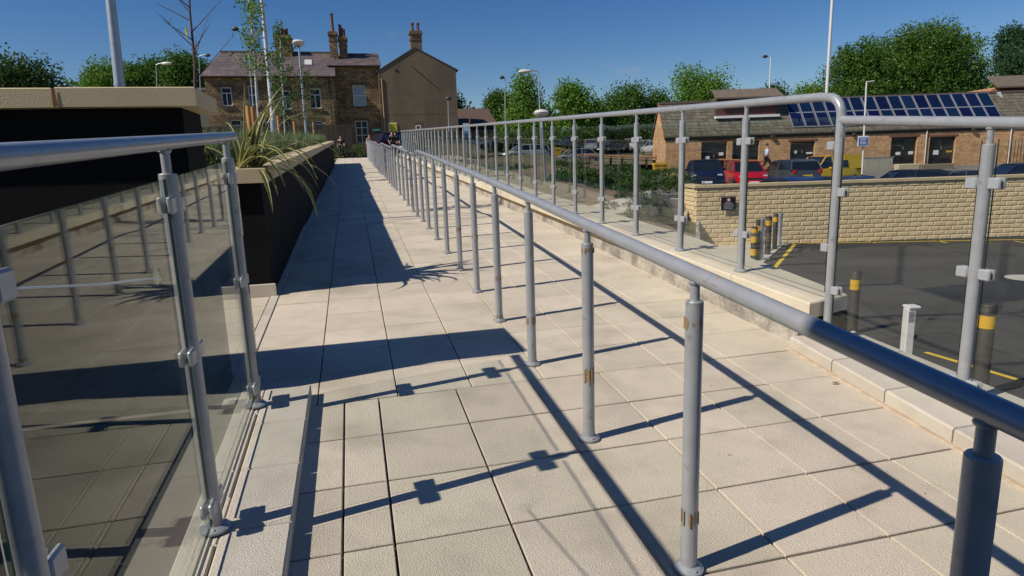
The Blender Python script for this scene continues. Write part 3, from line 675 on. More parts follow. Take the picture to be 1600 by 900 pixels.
# ------------------------------------------------------------------ bollards
def bollard(px, py, zb, h, r, bands, label, D=None, top=None):
    p = onz(px, py, LOT) if D is None else at(px, py, D)
    t = thing('bollard', label, 'bollard', (p.x, p.y, zb), group='dark bollards with yellow bands')
    put('post', (MB().lathe((0, 0, 0), [(r, 0), (r, h-.02), (r*.9, h-.004), (r*.6, h)], 20), DARKB), t)
    for z0, z1 in bands: put('band', (MB().lathe((0, 0, z0), [(r+.003, 0), (r+.003, z1-z0)], 20), YELB), t)
    return t
PZ = LOT+.034
bollard(1177, 409, PZ, .95, .085, [(.15, .33), (.5, .68), (.78, .9)], 'shortest-looking dark bollard with several yellow bands, nearest the coping')
bollard(1183, 407, PZ, 1.12, .07, [(.15, .3), (.8, .95)], 'dark yellow-banded bollard directly behind the front one of the row')
bollard(1199, 399, PZ, 1.12, .085, [(.85, 1.0)], 'third dark bollard in the row, right of the grey posts')
bollard(1210, 391, PZ, 1.1, .07, [(.85, 1.0)], 'farthest yellow-banded bollard of the row by the stone wall')
bollard(1331, 520, PZ-.03, 1.02, .075, [(.72, .88)], 'dark yellow-banded bollard standing by the end of the coping')
b1 = at(1526, 640, 7.0); bollard(1526, 640, PZ, 1.08, .085, [(.80, .95)], 'near right dark bollard with one yellow band seen behind glass', D=7.0)
def light_post(px, py, h, label, D=None, r=.06):
    p = onz(px, py, LOT) if D is None else at(px, py, D)
    t = thing('bollard', label, 'bollard', (p.x, p.y, PZ), -YAW, group='pale steel bollards')
    put('post', (MB().rbox((0, 0, h/2), r*1.6, r*1.6, h, .012), ALU if D is None else PALE), t)
    put('cap', (MB().rbox((.02, 0, h+.01), r*2.2, r*2.2, .03, .01), ALU if D is None else PALE), t)
    put('lens', (MB().box(-.04, .02, -r*.8-.006, -r*.8+.001, h-.16, h-.04), mat('dull_lens', (.2, .21, .2), .3)), t)
    put('foot', (MB().rbox((.08, 0, .03), .3, .12, .05, .01), ALU), t)
light_post(1189, 408, 1.12, 'grey steel post amid the row of banded bollards'); light_post(1218, 386, 1.02, 'grey steel post at the far end of the bollard row')
light_post(1411, 600, 1.02, 'white steel post standing alone in the near car park', D=7.2, r=.065)

# ------------------------------------------------------------------ buildings
def wall_open(W, H, ops, th=.25, y=0, x0=0, z0=0):
    """front wall sheet with real openings and reveals (local x/z, front at y)"""
    b = MB(); xs = sorted({x0, x0+W}|{v for o in ops for v in (o[0], o[1])}); zz = sorted({z0, z0+H}|{v for o in ops for v in (o[2], o[3])})
    for a, c in zip(xs, xs[1:]):
        for d, e in zip(zz, zz[1:]):
            mx_, mz = (a+c)/2, (d+e)/2
            if any(o[0] < mx_ < o[1] and o[2] < mz < o[3] for o in ops): continue
            b.add([(a, y, d), (c, y, d), (c, y, e), (a, y, e)], [(0, 1, 2, 3)])
    for o in ops:
        a, c, d, e = o[:4]
        b.add([(a, y, d), (a, y+th, d), (a, y+th, e), (a, y, e)], [(0, 1, 2, 3)]); b.add([(c, y, d), (c, y+th, d), (c, y+th, e), (c, y, e)], [(3, 2, 1, 0)])
        b.add([(a, y, d), (c, y, d), (c, y+th, d), (a, y+th, d)], [(0, 1, 2, 3)]); b.add([(a, y, e), (c, y, e), (c, y+th, e), (a, y+th, e)], [(3, 2, 1, 0)])
    return b
class Fac:
    def __init__(s, px, py, D, ang):
        s.P0 = at(px, py, D); s.ang = ang; s.d = Vector((math.cos(ang), math.sin(ang), 0)); s.n = Vector((math.sin(ang), -math.cos(ang), 0))
    def uz(s, x, y, off=0):   # off = how far behind the front face
        P = s.P0-s.n*off; r = ray(x, y); t = (P-CAM).dot(s.n)/r.dot(s.n); q = CAM+r*t-s.P0; return q.dot(s.d), q.z
    def rect(s, x0, y0, x1, y1, off=0):
        ym = (y0+y1)/2; xm = (x0+x1)/2; return (s.uz(x0, ym, off)[0], s.uz(x1, ym, off)[0], s.uz(xm, y1, off)[1], s.uz(xm, y0, off)[1])
def window(root, r, y=0, bars='cross', depth=.18, sill=True, fm=None, pm_=None, lintel=None, fw=.095):
    x0, x1, z0, z1 = r; fm = fm or WINW; yy = y+depth
    f = MB(); 
    for a in ((x0, x0+fw, z0, z1), (x1-fw, x1, z0, z1), (x0+fw, x1-fw, z0, z0+fw), (x0+fw, x1-fw, z1-fw, z1)): f.box(a[0], a[1], yy-.05, yy+.03, a[2], a[3])
    w_ = x1-x0; h = z1-z0
    if bars in ('cross', 'T'): f.box(x0+fw, x1-fw, yy-.048, yy+.028, z0+h*.66, z0+h*.66+fw*.8)
    if bars == 'T': f.box((x0+x1)/2-fw*.4, (x0+x1)/2+fw*.4, yy-.046, yy+.026, z0+fw, z0+h*.66)
    if bars == 'sash': f.box(x0+fw, x1-fw, yy-.048, yy+.028, z0+h*.48, z0+h*.48+fw)
    if bars == 'door':
        f.box((x0+x1)/2-fw*.4, (x0+x1)/2+fw*.4, yy-.046, yy+.026, z0+fw, z1-fw)
        for q in (.35, .68): f.box(x0+fw, x1-fw, yy-.044, yy+.024, z0+h*q, z0+h*q+fw*.7)
    o = put('window', (f, fm), root)
    put('pane', (MB().box(x0+.01, x1-.01, yy+.035, yy+.05, z0+.01, z1-.01), pm_ or PANE), o)
    if sill: put('sill', (MB().box(x0-.12, x1+.12, y-.10, y+.12, z0-.16, z0-.002), MC['sooty_sill']), o)
    if lintel is not False: put('lintel', (MB().box(x0-.15, x1+.15, y-.02, y+.1, z1+.002, z1+.28), MC['sooty_sill']), o)
    return o
mat('sooty_sill', (.12, .085, .05), .9, var=.2, vscale=5)
def roof_slab(b, e0, e1, r1, r0, t=.1):
    b.prism([e0, e1, r1, r0], (0, 0, t))
def chimney(root, x0, x1, y0, y1, z0, z1, pots, m=None, name='chimney'):
    m = m or STONE; b = MB().box(x0, x1, y0, y1, z0, z1); b.box(x0-.1, x1+.1, y0-.1, y1+.1, z1, z1+.16); b.box(x0-.03, x1+.03, y0-.03, y1+.03, z1+.16, z1+.32)
    b.box(x0-.05, x1+.05, y0-.05, y1+.05, z1-.55, z1-.47)
    c = put(name, (b, m), root)
    for (x, y, h, r) in pots: put('chimney_pot', (MB().lathe((x, y, z1+.32), [(r*1.1, 0), (r*1.15, .08), (r*.9, .15), (r*.85, h-.15), (r*1.15, h-.1), (r*1.1, h), (r*.7, h)], 12), POTC), c)
    return c

# house A (two storey terrace)
FA = Fac(331, 225, 59, R(0)); hA = thing('terraced_house', 'sooty stone two-storey terraced houses with purple slate roof, left of the recessed one', 'house', FA.P0, FA.ang)
W_ = FA.uz(527, 180)[0]; ze = FA.uz(430, 119)[1]; zr = FA.uz(450, 84, 4.2)[1]
ra = FA.rect
opsA = [ra(345.5, 136, 362.5, 165.5), ra(388, 133.5, 404, 163.5), ra(437, 141, 454.5, 170.5), ra(483.5, 138, 501.5, 169.5), ra(361, 187, 378, 215), ra(435, 190, 452, 216), ra(483.5, 189, 505, 205), ra(402, 188, 417, 222)]
put('wall', (wall_open(W_, ze+1.5, opsA, z0=-1.5).box(0, .02, .02, 8.4, -1.5, ze).box(W_-.02, W_, .02, 8.4, -1.5, ze).box(0, W_, 8.4, 8.42, -1.5, ze).add([(W_, .0, ze), (W_, 8.4, ze), (W_, 4.2, zr)], [(0, 1, 2)]).add([(0.02, .0, ze), (0.02, 8.4, ze), (0.9, 4.2, zr)], [(0, 2, 1)]), STONE), hA)
for i, r in enumerate(opsA): window(hA, r, bars='T' if i in (0, 2, 3) else 'sash' if i == 1 else 'cross')
b = MB(); roof_slab(b, (-.25, -.3, ze-.1), (W_+.12, -.3, ze-.1), (W_+.12, 4.2, zr), (1.0, 4.2, zr)); roof_slab(b, (-.25, 8.7, ze-.1), (1.0, 4.2, zr), (W_+.12, 4.2, zr), (W_+.12, 8.7, ze-.1)); b.prism([(-.25, -.3, ze-.1), (1.0, 4.2, zr), (-.25, 8.7, ze-.1)], (0, 0, .1))
rfA = put('roof', (b, SLATE), hA)
# slate courses as thin raised battens
bt = MB()
for k in range(1, 15):
    t0 = k/15; y = -.3+4.5*t0; z = ze-.1+(zr-ze+.1)*t0+.1; bt.box(-.2+1.2*t0, W_+.11, y-.008, y+.03, z-.012, z+.018)
put('slate_courses', (bt, SLATE), rfA)
put('ridge', (MB().box(.95, W_+.13, 4.08, 4.32, zr+.04, zr+.2), mat('ridge_tiles', (.12, .085, .07), .9)), rfA)
put('gutter', (MB().tube([(-.25, -.36, ze-.08), (W_+.1, -.36, ze-.08)], .07, 8), mat('dark_gutter', (.03, .025, .02), .6)), hA)
put('downpipe', (MB().tube([(W_-.5, -.1, ze-.1), (W_-.5, -.1, -1)], .05, 8), mat('dark_gutter', (0, 0, 0))), hA)
def skylight(root, u, v, wd, ht, m, ze_, zr_, y0=-.3, y1=4.2):
    def P(a, t): return Vector((a, y0+(y1-y0)*t, ze_-.1+(zr_-ze_+.1)*t+.13))
    o = put('skylight', (MB().prism([P(u, v), P(u+wd, v), P(u+wd, v+ht), P(u, v+ht)], (0, 0, .06)), mat('skylight_frame', (.25, .25, .25), .5)), root)
    put('pane', (MB().prism([P(u+.06, v+.02)+Vector((0, 0, .062)), P(u+wd-.06, v+.02)+Vector((0, 0, .062)), P(u+wd-.06, v+ht-.02)+Vector((0, 0, .062)), P(u+.06, v+ht-.02)+Vector((0, 0, .062))], (0, 0, .01)), m), o)
skylight(rfA, FA.uz(383, 96, 3)[0], .55, .8, .22, PANE, ze, zr); skylight(rfA, FA.uz(476, 106, 2.2)[0], .42, .75, .24, mat('bright_skylight', (.6, .6, .55), .3), ze, zr)
c0 = FA.uz(432, 80, 4.2)[0]; c1 = FA.uz(455, 80, 4.2)[0]; ct = FA.uz(440, 62, 4.2)[1]
chimney(rfA, c0, c1+.1, 3.4, 5.4, zr-1.4, ct, [(c0+.35, 4.0, .8, .14), (c0+.7, 4.1, .7, .14), (c1-.25, 4.2, .7, .14), (c1-.5, 4.5, .65, .14)])
# lower boundary: bins / fence in front
fw = thing('boarded_fence', 'dark boarded fence in front of the terraced houses', 'fence', FA.P0-FA.n*-3.2, FA.ang)
nb = 60; u0 = FA.uz(331, 205)[0]-2
for i in range(nb): 
    x = u0+i*.24; hh = FA.uz(400, 196, -3)[1]-.05*(i % 7 == 0)
    if i == 0: bmE = MB().box(0, .21, -.02, .02, -1.2, hh).mesh('board', mat('dark_fence_board', (.05, .04, .03), .85, tint=.2))
    o = put('board', bmE, fw, (x, 0, rnd.uniform(-.03, .03)))
# house B (recessed)
FB = Fac(525, 225, 63.2, R(0)); hB = thing('recessed_house', 'narrow stone house front set back between terrace and rendered gable', 'house', FB.P0, FB.ang)
WB = FB.uz(599, 180)[0]; zeB = FB.uz(560, 103)[1]; zrB = FB.uz(570, 85, 3.6)[1]
opsB = [FB.rect(551.5, 133, 571.5, 166), FB.rect(556, 188.5, 575.5, 224)]
put('wall', (wall_open(WB+1.2, zeB+1.5, opsB, x0=-1.2, z0=-1.5), STONE), hB)
window(hB, opsB[0], bars='sash', pm_=mat('bright_pane', (.28, .30, .33), .08, spec=.9), fw=.09); window(hB, opsB[1], bars='door', sill=False, fw=.08)
b = MB(); roof_slab(b, (-.2, -.3, zeB-.05), (WB+.1, -.3, zeB-.05), (WB+.1, 3.6, zrB), (-.2, 3.6, zrB)); b.box(-.2, WB, 3.6, 6, zrB-3, zrB); rfB = put('roof', (b, SLATE), hB)
bt = MB()
for k in range(1, 13): t0 = k/13; y = -.3+3.9*t0; z = zeB-.05+(zrB-zeB+.05)*t0+.1; bt.box(-.19, WB+.09, y-.008, y+.03, z-.012, z+.018)
put('slate_courses', (bt, SLATE), rfB)
put('gutter', (MB().tube([(-.2, -.36, zeB-.06), (WB, -.36, zeB-.06)], .07, 8), MC['dark_gutter']), hB)
c0 = FB.uz(515, 70, 2)[0]; c1 = FB.uz(542, 70, 2)[0]; ct = FB.uz(528, 56, 2)[1]
chimney(rfB, c0, c0+.75, 1.5, 2.4, zeB-2.0, ct, [(c0+.4, 1.9, 1.7, .16)]); chimney(rfB, c0+.9, c1, 1.8, 3.4, zeB-1.0, ct-.35, [(c0+1.1, 2.2, 1.1, .15), (c1-.4, 2.1, .8, .14), (c1-.2, 2.8, .8, .14), (c1-.6, 3.0, .9, .14)])
# house C (rendered gable)
FC = Fac(598, 225, 63.6, R(0)); hC = thing('gable_house', 'tall house end with plain brown rendered gable and one chimney', 'house', FC.P0, FC.ang)
WCc = FC.uz(715, 170)[0]; zl = FC.uz(599, 112)[1]; zrr = FC.uz(715, 109)[1]; ap = FC.uz(648, 75)
g_ = MB().prism([(0, 0, -1.5), (WCc, 0, -1.5), (WCc, 0, zrr), (ap[0], 0, ap[1]), (0, 0, zl)], (0, 9, 0)); put('rendered_wall', (g_, RENDER), hC)
b = MB(); roof_slab(b, (-.15, -.06, zl-.05), (ap[0], -.06, ap[1]+.02), (ap[0], 9.2, ap[1]+.02), (-.15, 9.2, zl-.05), .09); roof_slab(b, (ap[0], -.06, ap[1]+.02), (WCc+.25, -.06, zrr-.1), (WCc+.25, 9.2, zrr-.1), (ap[0], 9.2, ap[1]+.02), .09)
rfC = put('roof', (b, SLATE), hC)
c0 = FC.uz(641, 60)[0]; c1 = FC.uz(659, 60)[0]; chimney(rfC, c0, c1, .02, .9, ap[1]-.9, FC.uz(650, 53)[1], [(c0+.3, .4, .75, .15), (c1-.28, .4, .75, .15)], RENDER)
q = MB()
for k in range(12): zq = -1.4+k*(zl+1.2)/12; q.box(-.02, .2 if k % 2 else .12, -.03, .1, zq, zq+(zl+1.2)/12-.03)
put('quoin_stones', (q, mat('pale_quoin_stone', (.20, .14, .08), .9, tint=.1)), hC)
put('crack_seam', (MB().box(.4, WCc*.98, -.006, .01, FC.uz(650, 179)[1], FC.uz(650, 179)[1]+.04), MC['sooty_sill']), hC)
cabl = MB(); A_ = FC.uz(644, 104); B_ = FC.uz(684, 138); cabl.tube([(A_[0], -.03, A_[1]), (B_[0], -.03, B_[1])], .035, 6); put('cable', (cabl, MC['dark_gutter']), hC)
put('vent', (MB().lathe((FC.uz(619, 110)[0], -.04, FC.uz(619, 110)[1]), [(.14, 0), (.14, .06)], 12, Matrix.Rotation(R(-90), 3, 'X')), MC['dark_gutter']), hC)
put('downpipe', (MB().tube([(.32, -.04, zl-.6), (.32, -.04, -1)], .05, 8), mat('pale_pipe', (.45, .3, .16), .6)), hC)
wr = FC.rect(649.5, 195.5, 658, 203); window(hC, wr, bars='none', depth=.02, sill=False)
# signs on gable
def flat_sign(name, label, px, py, D, wd, ht, m, cat='sign', ang=R(0), back=None):
    t = thing(name, label, cat, at(px, py, D), ang); put('board', (MB().rbox((0, 0, 0), wd, .04, ht, .01), m), t); return t
def onfac(F, px, py, off): u, z = F.uz(px, py, -off); q = F.P0+F.d*u+F.n*off; q.z = F.P0.z+z; return q
t = flat_sign('yellow_sign', 'square yellow notice on the brown rendered gable', 614, 199, 64, .75, .8, mat('yellow_sign_face', (.72, .62, .03), .5)); t.location = onfac(FC, 614, 199, .05)
bx = MB(); 
for i in range(5): bx.box(-.28, .28-.1*(i % 2), -.024, -.021, .22-.1*i, .26-.1*i)
put('text_lines', (bx, mat('dark_lettering', (.12, .1, .02), .6)), t); put('border', (MB().box(-.42, .42, .021, .03, -.45, .45), WHITEP), t)
t = flat_sign('green_sign', 'small green shop sign by the corner of the rendered gable', 588, 203, 59.6, .95, .26, mat('green_sign_face', (.03, .30, .12), .5)); t.location = onfac(FC, 588, 203, .05); put('text_lines', (MB().box(-.3, .3, -.024, -.021, -.04, .05), WHITEP), t)
t = flat_sign('pole_sign', 'upright blue and white information sign behind the glass balustrade', 728.5, 204, 48, .42, 1.05, mat('pale_blue_face', (.45, .62, .75), .5), ang=0); put('panel', (MB().box(-.18, .18, -.024, -.021, -.5, -.2), mat('blue_face', (.05, .2, .5), .5)), t); put('pole', (MB().tube([(0, .05, .3), (0, .05, -1.6)], .04, 8), ALU), t)
# extra low building
FD = Fac(717, 215, 75, R(0)); hD = thing('low_building', 'low building with long brown roof beside the rendered gable', 'building', FD.P0, 0)
wD = FD.uz(771, 200)[0]; z1 = FD.uz(745, 192)[1]; z2 = FD.uz(745, 171, 4)[1]
put('wall', (MB().box(-1, wD, 0, 8, -1, z1), mat('dark_brown_wall', (.05, .04, .03), .9)), hD); b = MB(); roof_slab(b, (-1, -.4, z1-.1), (wD+.3, -.4, z1-.1), (wD+.3, 4, z2), (-1, 4, z2)); put('roof', (b, mat('brown_tiles', (.10, .06, .045), .9, var=.2)), hD)  # low building wall in one flat dark brown
FE = Fac(312, 160, 66, R(3)); hE = thing('shed', 'pale flat-roofed garage beyond the end of the tall coping', 'building', FE.P0, R(3))
put('wall', (MB().box(-3, 1.4, 0, 3, -3, 1.2), mat('grey_green_wall', (.2, .22, .19), .8)), hE); put('roof', (MB().box(-3.2, 1.5, -.2, 3.2, 1.2, 1.4), mat('lead_flashing', (.3, .31, .3), .5)), hE)
put('window', (MB().box(-.6, .6, -.03, .02, .1, .9), MC['bright_pane']), hE)

# right-hand brick building
FR = Fac(1040, 270, 43, -YAW); hR = thing('brick_building', 'long low buff stone building with black doors and solar panels on the roof', 'building', FR.P0, FR.ang)
ue = FR.uz(1800, 230)[0]; zeR = FR.uz(1280, 205)[1]; run = 1.9; zrR = FR.uz(1400, 152, run)[1]
fr = FR.rect
doors = [fr(1095.5, 221, 1136, 268), fr(1144, 220, 1186, 268), fr(1234.5, 221, 1272.5, 262), fr(1391.5, 214, 1432, 256), fr(1451.5, 213.5, 1492, 256)]
put('wall', (wall_open(ue, zeR+1.0, doors, th=.35, z0=-1.0).box(-.02, 0, 0, 2*run, -1, zeR).add([(0, 0, zeR), (0, 2*run, zeR), (0, run, zrR)], [(0, 2, 1)]), BRICKS), hR)
for i, r in enumerate(doors):
    xm = (r[0]+r[1])/2
    d = put('door', (MB().box(r[0]+.03, xm-.012, .2, .26, r[2], r[3]-.03).box(xm+.012, r[1]-.03, .2, .26, r[2], r[3]-.03), DOOR), hR)
    put('frame', (MB().box(r[0], r[0]+.06, .15, .3, r[2], r[3]).box(r[1]-.06, r[1], .15, .3, r[2], r[3]).box(r[0]+.06, r[1]-.06, .15, .3, r[3]-.07, r[3]), mat('dark_frame', (.03, .03, .03), .5)), d)
    put('lintel', (MB().box(r[0]-.15, r[1]+.15, -.015, .1, r[3]+.003, r[3]+.14), mat('brown_lintel', (.16, .07, .045), .85)), d)
    for (dx, dz, w2, h2) in (((-.55, .75, .3, .28), (.38, 1.05, .3, .2)), ((-.1, .8, .2, .2),), ((.35, .9, .42, .12), (-.5, .95, .2, .2)), ((-.4, .6, .32, .2), (.45, .62, .32, .2)), ((-.45, .62, .36, .3), (.42, .75, .5, .12)))[i]:
        put('notice', (MB().box(xm+dx, xm+dx+w2, .185, .195, r[2]+dz, r[2]+dz+h2), WHITEP if dx < .4 or i != 4 else YELB), d)
    put('handle', (MB().box(xm+.04, xm+.07, .17, .2, r[2]+.95, r[2]+1.15), ALU), d)
def roofpt(u, t, lift=0): return Vector((u, -.06+(run+.06)*t, zeR-.12+(zrR-zeR+.12)*t+lift))
b = MB(); roof_slab(b, roofpt(-.1, 0), roofpt(ue, 0), roofpt(ue, 1), roofpt(-.1, 1), .1); roof_slab(b, (-.1, 2*run+.45, zeR-.12), (-.1, run, zrR), (ue, run, zrR), (ue, 2*run+.45, zeR-.12), .1)
rfR = put('roof', (b, TILE), hR); bt = MB()
for k in range(1, 24): p = roofpt(0, k/24, .1); bt.box(-.09, ue, p.y-.006, p.y+.03, p.z-.012, p.z+.016)
put('tile_courses', (bt, TILE), rfR)
put('ridge', (MB().box(-.1, ue, run-.12, run+.12, zrR+.04, zrR+.18), MC['ridge_tiles']), rfR)
put('gutter', (MB().tube([(-.1, -.09, zeR-.12), (ue, -.09, zeR-.12)], .05, 8), MC['dark_gutter']), hR)
put('fascia', (MB().box(-.1, ue, -.05, -.01, zeR-.3, zeR-.13), mat('fascia_dark', (.035, .03, .028), .7)), hR)
put('bargeboard', (MB().prism([(-.14, -.06, zeR-.2), (-.14, run, zrR-.05), (-.14, run, zrR+.12), (-.14, -.06, zeR)], (.04, 0, 0)), mat('red_brown_board', (.30, .10, .05), .7)), hR)
# solar panels
sp0 = FR.uz(1236, 199, .4)[0]; sp1 = FR.uz(1560, 186, .6)[0]; npan = 16; pw = (sp1-sp0)/npan
cell = mat('solar_cell', (.006, .013, .045), .15, spec=.6, tint=.2); alf = mat('panel_frame', (.45, .46, .48), .4, .5)
for row, (t0, t1) in enumerate(((.10, .51), (.525, .935))):
    for k in range(npan):
        u = sp0+k*pw
        a, c, d, e = roofpt(u+.03, t0, .2), roofpt(u+pw-.03, t0, .2), roofpt(u+pw-.03, t1, .2), roofpt(u+.03, t1, .2)
        o = put('solar_panel', (MB().prism([a, c, d, e], (0, 0, .04)), alf), rfR)
        f = lambda p, du, dt: p+Vector((du, dt*(run+.06), dt*(zrR-zeR+.12)))
        up_ = Vector((0, 0, .042)); put('cells', (MB().prism([f(a, .04, .008)+up_, f(c, -.04, .008)+up_, f(d, -.04, -.008)+up_, f(e, .04, -.008)+up_], (0, 0, .004)), cell), o)
# clerestory box on the left of the roof
u0 = FR.uz(1118, 165, .9)[0]; u1 = FR.uz(1214, 160, .9)[0]; yb = .9; zb0 = FR.uz(1166, 181, yb)[1]; zb1 = FR.uz(1166, 152, yb)[1]
cl = put('clerestory', (MB().box(u0, u1, yb, 3.6, zb0-.4, zb1), mat('grey_cladding', (.08, .07, .06), .8)), hR)
nl = 4
for k in range(nl): a = u0+(u1-u0)*k/nl; put('louvre', (MB().box(a+.05, a+(u1-u0)/nl-.05, yb-.05, yb+.01, zb0+.05, zb1-.15), mat('dark_red_louvre', (.09, .03, .025), .7)), cl)
put('sill', (MB().box(u0-.05, u1+.1, yb-.35, yb+.01, zb0-.13, zb0+.03), mat('white_flashing', (.65, .66, .66), .5)), cl)
b = MB(); roof_slab(b, (u0-.2, yb-.5, zb1-.1), (u1+.25, yb-.5, zb1-.1), (u1+.1, yb+.5, zb1+.5), (u0-.1, yb+.5, zb1+.5)); put('roof', (b, mat('grey_brown_tiles', (.14, .11, .085), .9, var=.2, vscale=3)), cl)
# second gable at far right
u2 = FR.uz(1542, 135, 2.4)[0]; zt0 = FR.uz(1560, 136, 2.4)[1]
gbl = put('upper_gable', (MB().prism([(u2, 2.4, zrR-1.6), (u2+12, 2.4, zrR-1.6), (u2+12, 2.4, zt0), (u2+.7, 2.4, zt0), (u2, 2.4, FR.uz(1542, 146, 2.4)[1])], (0, 5, 0)), mat('orange_brick', (.36, .17, .085), .9, var=.15, vscale=6)), hR)
b = MB(); roof_slab(b, (u2+.4, 1.9, zt0-.1), (u2+12, 1.9, zt0-.1), (u2+12, 2.9, zt0+.7), (u2+.3, 2.9, zt0+.7)); put('roof', (b, MC['grey_brown_tiles']), gbl)
for k in range(4): put('louvre', (MB().box(u2+.95+k*1.3, u2+2.15+k*1.3, 2.33, 2.4, zt0-1.0, zt0-.12), MC['dark_red_louvre']), gbl)
put('white_coping', (MB().prism([(u2+.25, 1.6, zrR+.05), (u2+.85, 1.6, zrR-.95), (u2+1.0, 1.6, zrR-.9), (u2+.4, 1.6, zrR+.1)], (0, .3, 0)).box(u2+.95, u2+14, 1.6, 2.35, zrR-1.0, zrR-.88), MC['white_flashing']), gbl)
# wall lights, pipes, gate
for px, py in ((1206, 214), (1333, 210), (1519, 202)):
    u, z = FR.uz(px, py); put('wall_lamp', (MB().rbox((u, -.12, z), .26, .22, .2, .04), mat('lamp_dark', (.04, .035, .03), .5)), hR)
for px in (1446, 1577): u, z = FR.uz(px, 225); put('downpipe', (MB().tube([(u, -.06, zeR-.1), (u, -.06, -.6)], .035, 6), PALE), hR)
for k in range(7): u, z = FR.uz(1560+5*k, 240); put('gate_bar', (MB().tube([(u, -.8, -.5), (u, -.8, 1.4)], .02, 5), DOOR), hR)
# ledge walls before the building
lw = thing('ledge_wall', 'pale low stone blocks below the black doors', 'wall', FR.P0+FR.n*2.0, FR.ang)
for (a, b_, y0, y1) in ((1403, 1437, 256, 263), (1438, 1490, 256, 266)):
    r = FR.rect(a, y0, b_, y1, -2.0); put('stone_block', (MB().rbox(((r[0]+r[1])/2, .2, (r[2]+r[3])/2-.2), r[1]-r[0], .5, r[3]-r[2]+.4, .04), mat('pale_block' if a == 1403 else 'brown_block', (.42, .36, .24) if a == 1403 else (.2, .16, .1), .9)), lw)
bp = thing('barrier_panel', 'pale boarded barrier standing to the right of the yellow van', 'barrier', FR.P0+FR.n*1.2, FR.ang)
r = FR.rect(1335, 247, 1395, 271, -1.2); n_ = 3
for k in range(n_): a = r[0]+(r[1]-r[0])*k/n_; put('board', (MB().box(a+.02, a+(r[1]-r[0])/n_-.02, 0, .05, r[2]-.2, r[3]), mat('pale_board', (.36, .33, .27), .8, tint=.08)), bp)
put('top_rail', (MB().box(r[0], r[1]+.05, -.02, .07, r[3]+.002, r[3]+.06), ALU), bp)

